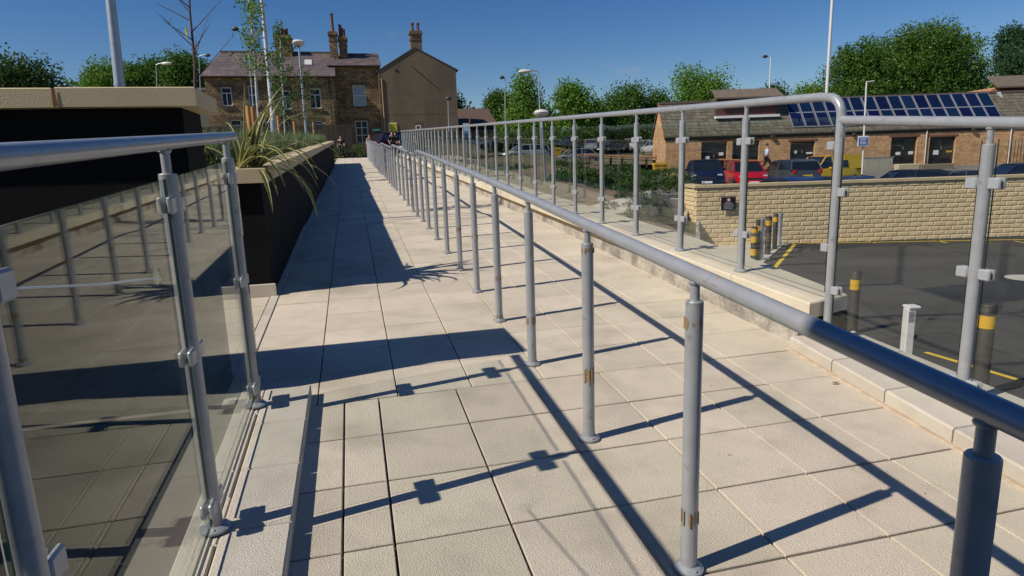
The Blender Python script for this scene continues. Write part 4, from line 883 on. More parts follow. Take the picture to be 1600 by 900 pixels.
# ------------------------------------------------------------------ vehicles
def cyl_x(c, r, wd, n=20): return MB().lathe(c, [(r*.9, -wd/2), (r, -wd/2+.03), (r, wd/2-.03), (r*.9, wd/2)], n, Matrix.Rotation(R(90), 3, 'X'))
def make_car(name, label, cat, color, L_=4.2, Wd=1.75, H=1.45, style='hatch', group=None):
    """x = length (front at +x), y = width, ground at z=0"""
    root = thing(name, label, cat, group=group); bm = mat('car_paint_%s' % '_'.join(map(lambda v: str(int(v*100)), color)), color, .22, .25, spec=.7); h = Wd/2
    gls = mat('car_glass', (.012, .016, .02), .05, spec=.9); blk = mat('black_trim', (.015, .015, .016), .6); tyre = mat('tyre_rubber', (.02, .02, .02), .85)
    if style == 'van': st_ = [(-.5, .5, .62), (-.49, .61, .6), (-.3, .61, .6), (.2, .6, .6), (.33, .59, .6), (.42, .54, .58), (.485, .47, .55), (.5, .36, .5)]
    else: st_ = [(-.5, .42, .50), (-.485, .60, .56), (-.40, .66, .61), (-.2, .655, .615), (.12, .64, .61), (.25, .615, .60), (.42, .53, .58), (.485, .44, .54), (.5, .32, .48)]
    b = MB(); vs = []; n = 12
    for (t, zt, zw) in st_:
        x = t*L_; zt_ = zt*H; zl = .2; k = h*min(1, (.80+.2*min(1, (.5-abs(t))/.07))); zwd = .62*zt_
        vs += [(x, -k*.86, zl), (x, -k*.97, zl+.12), (x, -k, zwd*.75), (x, -k, zwd), (x, -k*.96, zt_-.06), (x, -k*.86, zt_), (x, k*.86, zt_), (x, k*.96, zt_-.06), (x, k, zwd), (x, k, zwd*.75), (x, k*.97, zl+.12), (x, k*.86, zl)]
    fs = []
    for i in range(len(st_)-1):
        for j in range(n): fs.append((i*n+j, (i+1)*n+j, (i+1)*n+(j+1) % n, i*n+(j+1) % n))
    fs += [tuple(range(n)), tuple(range((len(st_)-1)*n, len(st_)*n))[::-1]]
    b.add(vs, fs, True); body = put('body', (b, bm), root)
    zb = .62*H if style != 'van' else .58*H
    if style == 'hatch': prof = [(-.475, 0), (-.41, .8), (-.33, .97), (-.05, 1), (.1, .9), (.27, 0)]
    elif style == 'estate': prof = [(-.49, 0), (-.45, .85), (-.38, .97), (-.0, 1), (.1, .9), (.27, 0)]
    elif style == 'sedan': prof = [(-.40, 0), (-.27, .85), (-.18, .97), (-.02, 1), (.1, .9), (.27, 0)]
    else: prof = [(-.498, 0), (-.49, .9), (-.45, 1), (.1, 1), (.2, .93), (.37, 0)]
    def sect(q, z, ins): return z*(H-zb)+zb-.03
    cv = []; inner = []
    for (t, z) in prof: k = h*(.93-.17*z); cv.append((t*L_, k, zb-.04+z*(H-zb+.04-.035)))
    g2 = MB(); nP = len(cv); vs = [(x, -k, z) for x, k, z in cv]+[(x, k, z) for x, k, z in cv]
    g2.add(vs, [tuple(range(nP))[::-1], tuple(range(nP, 2*nP))]+[(i, i+1, nP+i+1, nP+i) for i in range(nP-1)]); put('windows', (g2, gls), body)
    rf = MB(); top = cv[1:-1]; vs = []
    for (x, k, z) in top: vs += [(x, -k-.012, z-.03), (x, -k*.96, z+.03), (x, k*.96, z+.03), (x, k+.012, z-.03)]
    rf.add(vs, [(4*i+j, 4*i+4+j, 4*i+5+j, 4*i+1+j) for i in range(len(top)-1) for j in range(3)]+[(0, 1, 2, 3)], True); put('roof', (rf, bm), body)
    pl_ = MB()
    for sy in (-1, 1):
        for (t, z) in ([prof[0][0:2] and (0, 1), (nP-2, nP-1)]):
            (xa, ka, za), (xb, kb, zbq) = cv[t], cv[z]; pl_.tube([(xa, sy*ka, za), (xb, sy*kb, zbq)], .035, 6)
        for f_ in ((-.08,) if style != 'van' else (-.15, .08)): pl_.tube([(f_*L_, sy*h*.935, zb), (f_*L_, sy*h*.775, H-.05)], .03, 6)
    put('pillars', (pl_, bm), body)
    if style == 'van':
        put('side_panel', (MB().prism([(-.492*L_, -h*.95, zb-.03), (.02*L_, -h*.95, zb-.03), (.02*L_, -h*.79, H-.06), (-.47*L_, -h*.79, H-.06)], (0, .05, 0)).prism([(-.492*L_, h*.95, zb-.03), (.02*L_, h*.95, zb-.03), (.02*L_, h*.79, H-.06), (-.47*L_, h*.79, H-.06)], (0, -.05, 0)), bm), body)
        put('side_window', (MB().prism([(-.2*L_, s_*h*.955, zb+.06) for s_ in (1,)]+[(-.06*L_, h*.955, zb+.06), (-.06*L_, h*.86, H-.3), (-.2*L_, h*.86, H-.3)], (0, .012, 0)).prism([(-.2*L_, -h*.955, zb+.06), (-.06*L_, -h*.955, zb+.06), (-.06*L_, -h*.86, H-.3), (-.2*L_, -h*.86, H-.3)], (0, -.012, 0)), gls), body)
    wr_ = .31 if style != 'van' else .31
    for sx in (-.31, .31):
        for sy in (-1, 1):
            wv = put('wheel', (cyl_x((sx*L_, sy*(h-.1), wr_), wr_, .2), tyre), root); put('rim', (cyl_x((sx*L_, sy*(h-.015), wr_), wr_*.62, .06, 14), ALU), wv)
            put('wheel_arch', (cyl_x((sx*L_, sy*(h-.07), wr_+.02), wr_*1.13, .13, 20), blk), body)
    for sy in (-1, 1):
        put('headlight', (MB().rbox((.468*L_, sy*h*.70, .45*H), .1, .26, .13, .04), mat('lamp_glass', (.38, .39, .40), .12)), root)
        put('tail_light', (MB().rbox((-.488*L_, sy*h*.78, .56*H), .08, .2, .22, .03), mat('red_lamp', (.4, .015, .015), .2)), root)
        put('door_mirror', (MB().rbox((.16*L_, sy*(h+.05), zb+.03), .12, .17, .11, .03), bm), root)
    put('grille', (MB().rbox((.497*L_, 0, .36*H), .03, Wd*.5, .12, .01), blk), root)
    put('number_plate', (MB().rbox((.506*L_, 0, .23*H), .02, .5, .11, .005), WHITEP), root); put('number_plate', (MB().rbox((-.505*L_, 0, .42*H), .02, .5, .11, .005), mat('yellow_plate', (.6, .45, .05), .5)), root)
    return root
def place(o, px, py, D, ang, dz=0, z=None):
    p = at(px, py, D); a, d = lat(p); o.location = (p.x, p.y, (hgt(a, d) if z is None else z)+dz); o.rotation_euler = (0, 0, ang)
UZ = at(1165, 259, 27).z-1.42
FR2 = -YAW
place(make_car('car', 'dark navy hatchback parked nose-on at the left end of the row', 'car', (.012, .02, .05)), 1100, 280, 33, FR2-R(103), z=at(1100, 293, 33).z)
place(make_car('car', 'bright red hatchback parked nose-on behind the stone wall', 'car', (.55, .012, .025), Wd=1.7), 1163, 280, 35, FR2-R(97), z=at(1163, 293, 35).z)
place(make_car('car', 'grey hatchback seen from behind, right of the red car', 'car', (.07, .075, .085), H=1.5), 1232, 280, 35, FR2+R(92), z=at(1228, 292, 35).z)
place(make_car('car', 'dark blue car close behind the wall, below the grey hatchback', 'car', (.015, .035, .12)), 1228, 280, 25, FR2+R(92), z=at(1228, 275.5, 25).z-1.45)
place(make_car('van', 'small bright yellow van parked before the brick building', 'van', (.85, .50, .01), L_=3.9, H=1.8, style='van'), 1291, 272, 38, FR2+R(198), z=at(1300, 243, 38).z-1.78)
place(make_car('car', 'dark car roof peeking over the wall in front of the yellow van', 'car', (.02, .03, .06)), 1304, 280, 26, FR2+R(95), z=at(1304, 274.5, 26).z-1.45)
place(make_car('car', 'dark estate car roof over the wall below the left black doors', 'car', (.015, .022, .045), style='estate', L_=3.9), 1410, 275, 33, FR2+R(172), z=at(1410, 265, 33).z-1.45)
place(make_car('car', 'slate-blue car roof over the wall right of the dark estate', 'car', (.07, .09, .13), L_=3.6), 1487, 275, 33, FR2+R(175), z=at(1487, 266, 33).z-1.45)
place(make_car('car', 'navy car roof at the right edge of the photo', 'car', (.015, .025, .07), H=1.5), 1592, 270, 30, FR2+R(170), z=at(1590, 254, 30).z-1.5)
place(make_car('car', 'long white estate car across the street behind the glass', 'car', (.62, .62, .60), style='estate', L_=4.6), 819, 250, 60, R(183), z=at(819, 250.5, 60).z)
place(make_car('car', 'silver-green saloon car behind the garden shrubs', 'car', (.36, .39, .37), style='sedan', L_=4.5, H=1.42), 900, 256, 60, R(178), z=at(900, 256, 60).z)
far_ = [(857, 230, 88, (.6, .6, .58), 'hatch', R(5), 'far white car left of the blue ones, behind the yellow bin'), (886, 231, 90, (.05, .09, .2), 'hatch', R(100), 'far blue car behind the yellow bin'), (924, 236, 82, (.22, .27, .36), 'hatch', R(70), 'far silver-blue car with raised boot'), (955, 237, 80, (.02, .025, .04), 'estate', R(200), 'far black people carrier beside the lamp pole'), (981, 236, 82, (.5, .5, .5), 'hatch', R(110), 'far pale silver car right of the black one'), (1009, 237, 82, (.65, .65, .64), 'hatch', R(165), 'far white hatchback near the end of the row'), (1029, 234, 84, (.03, .03, .03), 'hatch', R(95), 'far black car just left of the brick building'), (738, 232, 70, (.5, .5, .52), 'sedan', R(5), 'pale car in the street behind the balustrade posts'), (903, 243, 72, (.04, .10, .22), 'van', R(185), 'blue van standing behind the silver saloon'), (1022, 240, 76, (.55, .55, .55), 'sedan', R(92), 'white car half hidden at the corner of the brick building')]
far_ = [f for f in far_ if 'blue van' not in f[-1]]
for px, py, D, c, sty, an, lab in far_: place(make_car('car' if sty != 'van' else 'van', lab, 'car' if sty != 'van' else 'van', c, style=sty, H=1.5 if sty != 'van' else 1.8), px, py, D, an, z=at(px, py, D).z)
place(make_car('van', 'dark crimson van parked below the yellow sign', 'van', (.12, .005, .02), L_=3.9, Wd=1.9, H=1.8, style='van'), 606, 236, 56, R(215), z=at(608, 207, 56).z-1.8)
place(make_car('car', 'black car beside the crimson van at the top of the ramp', 'car', (.01, .01, .012)), 636, 236, 54, R(250), z=at(636, 209, 54).z-1.45)
def bin_(px, py, D, wd, h, lab):
    t = thing('grit_bin', lab, 'bin', at(px, py, D), -YAW); t.location.z -= 0
    put('tub', (MB().prism([(-wd*.42, -.25, 0), (wd*.42, -.25, 0), (wd*.5, -.3, h*.75), (-wd*.5, -.3, h*.75)], (0, .6, 0)), YELB), t); put('lid', (MB().prism([(-wd*.53, -.34, h*.752), (wd*.53, -.34, h*.752), (wd*.45, -.34, h), (-wd*.45, -.34, h)], (0, .68, 0)), YELB), t)
bin_(870, 243, 62, .75, .75, 'yellow grit bin standing left of the silver saloon'); bin_(1031, 268, 41, .85, .55, 'yellow grit bin at the left corner of the brick building')

# ------------------------------------------------------------------ lamps and poles
HEADM = mat('dark_lamp_head', (.04, .042, .045), .5)
def pole(name, label, px0, py0, D, px1, py1, r0, r1, m=ALU, cat='lamp post', zb=None, group=None):
    B_ = at(px0, py0, D); T = at(px1, py1, D); root = thing(name, label, cat, (B_.x, B_.y, zb if zb is not None else B_.z), group=group)
    o = Vector(root.location); T_ = T-o; T_.x = (T.x-o.x); T_.y = (T.y-o.y); put('pole', (MB().tube([(0, 0, 0), T_*.5, T_], [r0, (r0+r1)/2, r1], 14), m), root); return root, T_
r, T = pole('lamp_post', 'leaning galvanised lamp post rising behind the tall coping', 190, 160, 9.5, 166, -60, .072, .06); put('collar', (MB().tube([T*.12, T*.14], .077, 14), ALU), r); put('collar', (MB().tube([T*.42, T*.425], .07, 14), ALU), r)
r, T = pole('lamp_post', 'pale slim lamp post growing out of the planter by the birch', 429, 212, 20, 405, -40, .075, .045, PALE)
put('base_sleeve', (MB().tube([T*.02, T*.1], .10, 12), ALU), r)
def disc_lamp(label, px0, py0, D, px1, py1, r0, dr, zb=None):
    r, T = pole('disc_lamp', label, px0, py0, D, px1, py1, r0, r0*.7, zb=zb)
    put('lamp_head', (MB().lathe(T, [(dr*.25, -.12), (dr*.9, .0), (dr, .08), (dr*.75, .16), (dr*.15, .2)], 20), PALE), r); put('lens', (MB().lathe(T, [(dr*.3, -.14), (dr*.8, -.01)], 16), MC['lamp_glass']), r)
disc_lamp('lamp with saucer-shaped head in front of the terraced houses', 479, 215, 30, 466.5, 69, .06, .29)
disc_lamp('saucer-headed lamp rising from the garden behind the balustrade', 853, 300, 25, 846, 179, .055, .3)
def arm_lamp(label, px0, py0, D, px1, py1, r0, armx, m=ALU, hm=None, dz=.0, hl=.5):
    r, T = pole('street_lamp', label, px0, py0, D, px1, py1, r0, r0*.6, m, 'street lamp'); ar = RT*armx
    put('arm', (MB().tube([T, T+ar*.5+Vector((0, 0, .12)), T+ar+Vector((0, 0, .08))], r0*.5, 8), m), r); s = 1 if armx > 0 else -1; hp = T+ar+Vector((0, 0, .06+dz))
    put('lamp_head', (MB().lathe(hp, [(.04, -hl*.5), (.13, -hl*.3), (.15, 0), (.12, hl*.35), (.04, hl*.5)], 10, Matrix.Rotation(-YAW, 3, 'Z') @ Matrix.Rotation(R(90), 3, 'Y')), hm or HEADM), r)
arm_lamp('tall grey street lamp with head reaching left above the trees', 846, 232, 50, 841, 112, .07, -1.0, hm=PALE, hl=1.0)
arm_lamp('slim street lamp with dark head left of the pointed tree', 790, 235, 55, 789, 122, .06, -.25, hl=.4)
arm_lamp('street lamp with short arm to the left above the brick building roof', 1201, 170, 62, 1204.5, 89, .08, -.55, m=PALE, hl=.5)
arm_lamp('street lamp with dark head reaching right beside the terraced houses', 314, 160, 58, 311, 88, .05, .75, hl=.5)
arm_lamp('street lamp with twin flat arms in front of the left trees', 246, 160, 56, 244, 101, .05, .9, hl=.9, hm=PALE)
arm_lamp('street lamp whose head shows left of the birch crown', 400, 220, 45, 386, 46, .06, -.8, hm=HEADM)
arm_lamp('short lamp post with square head before the gable', 702, 230, 50, 700, 155, .045, .05, hm=HEADM, hl=.45)
pole('bare_pole', 'thin bare pole right of the rendered gable', 735, 235, 52, 733.5, 160, .045, .04, TIMBER, 'pole')
pole('tall_mast', 'tall pale mast rising past the top of the picture', 1286, 240, 52, 1304, -60, .13, .11, PALE, 'mast')
r, T = pole('sign_pole', 'thin pale pole carrying a blue parking sign', 1347, 272, 30, 1354, 128, .045, .035, PALE, 'pole')
r2 = thing('parking_sign', 'blue notice with white lettering on the thin pole', 'sign', at(1348.5, 220.5, 29.9), -YAW); put('board', (MB().rbox((0, 0, 0), .50, .03, .46, .01), mat('white_sign', (.7, .7, .7), .5)), r2); put('blue_field', (MB().box(-.21, .21, -.022, -.0155, -.19, .17), mat('blue_field', (.03, .13, .5), .5)), r2)
bx = MB(); 
for k in range(5): bx.box(-.16+.02*(k % 2), .16-.03*(k % 3), -.026, -.0225, .11-.06*k, .135-.06*k)
put('text_lines', (bx, WHITEP), r2)
put('arm', (MB().tube([T, T+RT*.35+Vector((0, 0, .03))], .03, 6), PALE), r)
# timber rail fence round the garden
tf = thing('timber_rail_fence', 'low brown timber rail on short posts beyond the garden', 'fence')
F0 = at(905, 242, 52); F1 = at(1010, 245.5, 46); F2 = at(1275, 254.5, 40)
for p, q in ((F0, F1), (F1, F2)):
    put('rail', (MB().tube([p, q], .07, 8), TIMBER), tf); n_ = 6
    for k in range(n_): s = p.lerp(q, k/n_); put('post', (MB().box(s.x-.06, s.x+.06, s.y-.06, s.y+.06, s.z-.75, s.z-.05), TIMBER), tf)

# ------------------------------------------------------------------ plants
def leafclump(b, c, rad, n, size, r):
    for _ in range(n):
        d = Vector((r.gauss(0, 1), r.gauss(0, 1), r.gauss(0, .8))); d = d*(1.6/max(1.6, d.length)); p = c+d*rad*.5; a = Vector((r.uniform(-1, 1), r.uniform(-1, 1), r.uniform(-.5, 1))).normalized(); u = a.orthogonal().normalized(); u.rotate(Matrix.Rotation(r.uniform(0, 6.28), 3, a)); v = a.cross(u); s = size*r.uniform(.6, 1.3)
        b.add([p-u*s*.5, p+v*s*.32, p+u*s*.6, p-v*s*.32], [(0, 1, 2, 3)])
def tree(name, label, px0, px1, pyt, pyb, D, m, seed, cat='tree', n=230, shape='round', ls=None, group=None, tr=True, zb=None, sub=34):
    r = random.Random(seed); cx = (px0+px1)/2; T = at(cx, pyt, D); Bt = at(cx, pyb, D); wd = abs(lat(at(px1, pyt, D))[0]-lat(at(px0, pyt, D))[0])/2; H = T.z-Bt.z; c = (T+Bt)/2
    gz = zb if zb is not None else min(hgt(*lat(Bt)), Bt.z-.3); root = thing(name, label, cat, (Bt.x, Bt.y, gz), group=group); O = Vector((Bt.x, Bt.y, gz))
    ls = ls or D*.0034; sub = int(sub*1.9); b = MB(); lobes = []
    for k in range(9 if shape == 'round' else 7):
        if shape == 'cone': t = k/6; lobes.append((Vector((0, 0, (t-.5)*H*.92)), wd*(1.0-.85*t)+.2, H*.16))
        elif shape == 'column': t = k/6; lobes.append((Vector((0, 0, (t-.5)*H*.9)), wd*.9, H*.15))
        else:
            an = r.uniform(0, 6.28); q = r.uniform(.25, .62); lobes.append((Vector((math.cos(an)*wd*q, math.sin(an)*wd*q*.8, r.uniform(-.32, .30)*H)), wd*r.uniform(.36, .55), H*r.uniform(.2, .32)))
    if shape == 'round': lobes.append((Vector((0, 0, 0)), wd*.72, H*.42)); lobes.append((Vector((0, 0, H*.2)), wd*.45, H*.3))
    tot = sum(l_[1]**2+.1 for l_ in lobes)
    for (lc, lw, lh) in lobes:
        k = int(n*(lw**2+.1)/tot)+4
        for _ in range(k):
            d = Vector((r.gauss(0, 1), r.gauss(0, 1), r.gauss(0, 1))).normalized(); q = r.uniform(.55, 1.06); p = c+lc+Vector((d.x*lw*q, d.y*lw*q, d.z*lh*q))
            leafclump(b, p-O, ls*5.4*r.uniform(.6, 1.3), sub, ls, r)
    put('crown', (b, m), root)
    if tr:
        t = MB(); cc = c-O; base_r = max(.12, H*.035)
        t.tube([(0, 0, -.3), (cc.x*.5, cc.y*.5, cc.z*.5), tuple(cc)], [base_r, base_r*.75, base_r*.3], 8)
        for (lc, lw, lh) in lobes[:7]: q = cc+lc*.85; s = cc*r.uniform(.45, .85); t.tube([s, (s+q)/2+Vector((0, 0, .1*H)), q], [base_r*.4, base_r*.25, base_r*.06], 6)
        put('trunk', (t, BARK), root)
    return root
tree('tree', 'dark feathery tree at the far left edge above the coping', -60, 88, 92, 170, 34, LEAF3, 1, n=150, ls=.16, sub=22)
tree('tree', 'rounded green tree left of the leaning lamp post top', 125, 215, 99, 165, 75, LEAF2, 2, n=260); tree('tree', 'green tree right behind the leaning lamp post', 190, 275, 97, 165, 78, LEAF1, 3, n=260)
tree('tree', 'taller green tree beside the left end of the terraced houses', 255, 328, 84, 170, 74, LEAF1, 4, n=300)
tree('tree', 'small dark tree just right of the rendered gable', 694, 722, 150, 215, 85, LEAF3, 5, n=90)
tree('tree', 'bushy green tree left of the pointed one', 757, 812, 150, 236, 88, LEAF1, 6, n=260); tree('tree', 'pointed bright green tree beside the tall street lamp', 772, 872, 120, 228, 84, LEAF2, 7, n=360, shape='cone')
tree('tree', 'full green tree in the middle of the far row', 866, 945, 129, 232, 92, LEAF2, 8, n=330); tree('tree', 'broad dark green tree right of the middle of the far row', 928, 1022, 133, 232, 96, LEAF1, 9, n=360)
tree('tree', 'lower tree between the broad one and the airy one', 1000, 1065, 149, 232, 98, LEAF1, 10, n=260); tree('tree', 'airy bright tree behind the roof of the brick building', 1048, 1150, 105, 220, 80, LEAF2, 11, n=230, sub=26)
tree('tree', 'small tree top showing beside the clerestory roof', 1182, 1232, 134, 190, 90, LEAF3, 12, n=90); tree('tree', 'low bright tree left of the tall mast', 1222, 1300, 136, 200, 88, LEAF2, 13, n=140)
tree('tree', 'large dark green tree left half of the big pair behind the solar roof', 1282, 1420, 62, 200, 78, LEAF1, 14, n=560); tree('tree', 'largest round green tree behind the solar roof', 1338, 1545, 40, 200, 82, LEAF1, 15, n=980)
tree('tree', 'slim dark columnar tree near the right edge', 1567, 1592, 52, 110, 95, LEAFD, 16, n=110, shape='column'); tree('tree', 'dark spreading tree above the far right gable', 1551, 1640, 86, 150, 90, LEAFD, 17, n=260); tree('tree', 'dark tree cut off by the right edge of the picture', 1592, 1650, 60, 120, 96, LEAFD, 18, n=160, shape='column')
# woodland edge behind the street
r = random.Random(40); hb = MB()
for k in range(620):
    x = r.uniform(640, 1180); p = at(x, r.uniform(176, 232), r.uniform(100, 116)); leafclump(hb, p, 2.6, 22, .8, r)
put('woodland_edge', (hb, LEAF3), kind='stuff', label='dark woodland edge behind the far parked cars', cat='woodland')
r = random.Random(41); hb = MB()
for k in range(300):
    x = r.uniform(60, 330) if k % 2 else r.uniform(1500, 1700); p = at(x, r.uniform(136, 200), r.uniform(95, 110)); leafclump(hb, p, 2.6, 20, .8, r)
put('woodland_edge', (hb, LEAF1), kind='stuff', label='wooded rise at both far sides behind the single trees', cat='woodland')

# shrubs in the garden
r = random.Random(5); shm = []
for v in range(4):
    b = MB()
    for k in range(34):
        d = Vector((r.gauss(0, 1), r.gauss(0, 1), abs(r.gauss(0, 1)))).normalized(); leafclump(b, Vector((d.x*.62, d.y*.62, d.z*.5*r.uniform(.6, 1.1))), .24, 26, .085, r)
    shm.append(b.mesh('shrub', [SHR, LEAF1, LAV, LEAF3][v]))
spots = []
for (px, py, D) in [(x, y, D) for D, y in ((36, 262), (33, 270), (30, 279), (27, 288)) for x in range(880, 1068, 17)]: spots.append((px+r.uniform(-7, 7), py+r.uniform(-2, 2), D+r.uniform(-1, 1)))
spots += [(700+k*16, 262+k*.9, 34+r.uniform(-2, 2)) for k in range(12)]+[(650+k*13, 247, 44) for k in range(14)]
def scatter(name, items, label, mats=[SHR, LEAF1, LAV, LEAF3]):
    b = MB()
    for (X, Yv, z, s, v) in items:
        me = shm[v]; an = r.uniform(0, 6.28); c_, s_ = math.cos(an)*s, math.sin(an)*s; b.k = v
        b.add([(X+q.co.x*c_-q.co.y*s_, Yv+q.co.x*s_+q.co.y*c_, z+q.co.z*s*.95) for q in me.vertices], [tuple(p.vertices) for p in me.polygons])
    put(name, (b, mats), kind='stuff', label=label, cat='shrubs')
it = []
for (px, py, D) in spots: p = at(px, py, D); it.append((p.x, p.y, hgt(*lat(p))-.05, r.uniform(.75, 1.5)*(.95 if D < 29 else .7 if D < 32 else .38), r.choice([0, 0, 1, 1, 2, 3])))
scatter('shrubbery', it, 'mass of leafy green shrubs filling the garden beyond the glass')
it = []
for k in range(16):
    px = 945+r.uniform(0, 130); D = r.uniform(16, 19.5); p = at(px, 335, D); a, d = lat(p)
    if a < wl-.5: it.append((p.x, p.y, hgt(a, d)-.02, r.uniform(.28, .55), 2 if k % 3 else 0))
scatter('low_planting', it, 'low plants dotted over the brown bed before the garden path')
# grass verge and blades
gv_ = MB(); r = random.Random(9)
for k in range(9000):
    a = r.uniform(3.9, 11); d = r.uniform(9, 24)
    if a > T0*d-.1 or a < 3.9+.02*d: continue
    X, Yw, _ = W2(a, d, 0)
    if X < 3.6: continue
    z = hgt(a, d); h = r.uniform(.04, .13); an = r.uniform(0, 6.28); dx, dy = math.cos(an)*.012, math.sin(an)*.012
    gv_.add([(X-dx, Yw-dy, z), (X+dx, Yw+dy, z), (X+dy*3, Yw-dx*3, z+h)], [(0, 1, 2)])
put('grass', (gv_, GRS), kind='stuff', label='sparse short grass on the brown garden slope', cat='grass')

# planter plants
PSZ = lambda X, Y: 1.38+.053*(Y-6.3)+.1
def spiky(b, c, n, h, r, wmul=1):
    for _ in range(n):
        an = r.uniform(0, 6.28); le = r.uniform(.1, .6)*h; d = Vector((math.cos(an), math.sin(an), 0)); w_ = Vector((-d.y, d.x, 0))*.004*wmul
        p0 = c+d*r.uniform(0, .08); p1 = p0+d*le*.4+Vector((0, 0, h*.6)); p2 = p0+d*le+Vector((0, 0, h*r.uniform(.75, 1.0)))
        b.add([p0-w_, p0+w_, p1+w_*.8, p1-w_*.8, p2], [(0, 1, 2, 3), (3, 2, 4)])
r = random.Random(12); gb2 = MB()
for k in range(620):
    Y = 7+27*r.random()**1.3; X = -1.15-r.random()**1.4*min(3.2, .6+Y*.12); spiky(gb2, Vector((X, Y, PSZ(X, Y))), 26, r.uniform(.32, .58), r, 1.6)
put('ornamental_grass', (gb2, LAV), kind='stuff', label='tufts of grey-green grass filling the raised planter', cat='grass')
gb2 = MB()
for k in range(200):
    Y = 7+20*r.random(); X = -1.2-r.random()*2.5; leafclump(gb2, Vector((X, Y, PSZ(X, Y)+.12)), .25, 14, .06, r)
put('ground_cover', (gb2, SHR), kind='stuff', label='leafy ground cover between the planter grasses', cat='plants')
# variegated flax
def flax(label, c, n, L_, seed, right=.5):
    r = random.Random(seed); root = thing('flax_plant', label, 'plant', c)
    for k in range(n):
        an = r.uniform(0, 6.28)
        if r.random() < right: an = r.uniform(-1.2, .9)
        up_ = r.uniform(.1, 1.0) if k > 0 else 1.3; ln = L_*r.uniform(.55, 1.05); d = Vector((math.cos(an), math.sin(an), 0)); p = Vector((r.uniform(-.1, .1), r.uniform(-.1, .1), 0)); v = (d*(1.25-up_*.85)+Vector((0, 0, up_+.35))).normalized(); side = Vector((-d.y, d.x, 0)); N = 9
        b = MB(); P_ = []; g0 = r.uniform(.9, 1.7)*(1.6-up_)/N*2.0
        for i in range(N+1):
            t = i/N; wd = .027*math.sin(min(1, t*2.5+.35)*1.57)*(1-t**3); P_.append((p.copy(), side*wd)); p = p+v*ln/N; v = (v+Vector((0, 0, -g0*(.4+t)))).normalized()
        for i in range(N):
            (a, sa), (c2, sc) = P_[i], P_[i+1]; nrm = Vector((0, 0, -.004)); L5 = [a-sa, a-sa*.55+nrm, a+sa*.55+nrm, a+sa]; M5 = [c2-sc, c2-sc*.55+nrm, c2+sc*.55+nrm, c2+sc]
            for j, mi in ((0, 1), (1, 0), (2, 1)): b.k = mi; b.add([L5[j], L5[j+1], M5[j+1], M5[j]], [(0, 1, 2, 3)])
        put('leaf', (b, [PHG, PHC]), root)
    return root
flax('variegated flax spilling over the near corner of the planter', (-.98, 6.45, 1.50), 38, 1.0, 3, .66)
flax('second variegated flax half hidden behind the end of the tall coping', (-1.9, 6.75, 1.50), 14, .7, 4, .3)
flax('upright green-and-cream flax further back in the planter', (-1.35, 7.5, 1.5), 10, .7, 8, .3)
# young trees
def young(label, px0, py0, D, px1, py1, seed, m, leaf, nb_, spread, bark, r0=.035, lo=.35, ls=.05, cl=7, droop=0, stakes=0):
    r = random.Random(seed); B_ = at(px0, py0, D); B_.z = min(B_.z, PSZ(0, D) if D < 30 else B_.z); T = at(px1, py1, D); root = thing('young_tree', label, 'tree', B_); ax = T-B_
    t = MB(); pts = [Vector((0, 0, 0))]
    for k in range(1, 9): pts.append(ax*k/8+Vector((r.uniform(-.02, .02), r.uniform(-.02, .02), 0))*ax.length*.25)
    t.tube(pts, [r0*(1-.085*k) for k in range(9)], 8); lb_ = MB()
    for k in range(nb_):
        q = lo+(1-lo)*(k+r.random())/nb_; s = ax*q; an = r.uniform(0, 6.28); ln = spread*(1.15-q*.6)*r.uniform(.6, 1.1); d = Vector((math.cos(an), math.sin(an), 0)); up_ = r.uniform(.5, 1.3) if not droop else r.uniform(.2, .8)
        p1 = s+d*ln*.5+Vector((0, 0, up_*ln*.5)); p2 = s+d*ln+Vector((0, 0, ln*up_*(1 if not droop else .5)-droop*ln)); t.tube([s, p1, p2], [r0*.3, r0*.2, r0*.07], 5, False)
        for _ in range(2):
            q2 = p1.lerp(p2, r.random()); e = q2+Vector((r.uniform(-1, 1), r.uniform(-1, 1), r.uniform(0, 1)))*ln*.35; t.tube([q2, e], [r0*.12, r0*.04], 4, False)
            if leaf: leafclump(lb_, e, .12, cl, ls, r)
        if leaf:
            for z in range(5): leafclump(lb_, s.lerp(p1, r.random()) if z < 2 else p1.lerp(p2, r.random()), .13, cl, ls, r)
    put('trunk', (t, bark), root)
    if leaf: put('crown', (lb_, m), root)
    return root
def stake(px, py0, py1, D, lab):
    a = at(px, py0, D); b_ = at(px, py1, D); t = thing('tree_stake', lab, 'stake', (a.x, a.y, PSZ(0, D)-.1)); put('stake', (MB().lathe((0, 0, 0), [(.04, 0), (.04, b_.z-PSZ(0, D)+.08), (.03, b_.z-PSZ(0, D)+.1)], 10), STAKE), t)
young('bare young tree with a yellow tag above the coping', 299, 150, 9.5, 293, -70, 21, None, False, 16, .62, mat('purple_bark', (.10, .06, .05), .8, var=.2), .03, lo=.42)
tg = at(291.5, 50, 9.45); o = thing('yellow_tag', 'yellow plastic tag hanging on the bare young tree', 'tag', tg); put('strip', (MB().add([(-.012, 0, .07), (.02, .004, .06), (.008, -.01, -.08), (-.02, 0, -.07)], [(0, 1, 2, 3)]).add([(-.012, .004, .07), (.02, .008, .06), (.008, -.006, -.08), (-.02, .004, -.07)], [(3, 2, 1, 0)]), mat('yellow_plastic', (.6, .55, .05), .5)), o)
young('slender birch with fresh leaves beside the pale lamp post', 408, 216, 11, 384, -50, 22, LEAF2, True, 34, .42, BIRCH, .03, lo=.42, ls=.045, cl=7)
young('second birch with small leaves behind the lamp post', 443, 205, 19, 438, 52, 23, LEAF1, True, 26, .5, BIRCH, .035, lo=.28, ls=.06, cl=9)
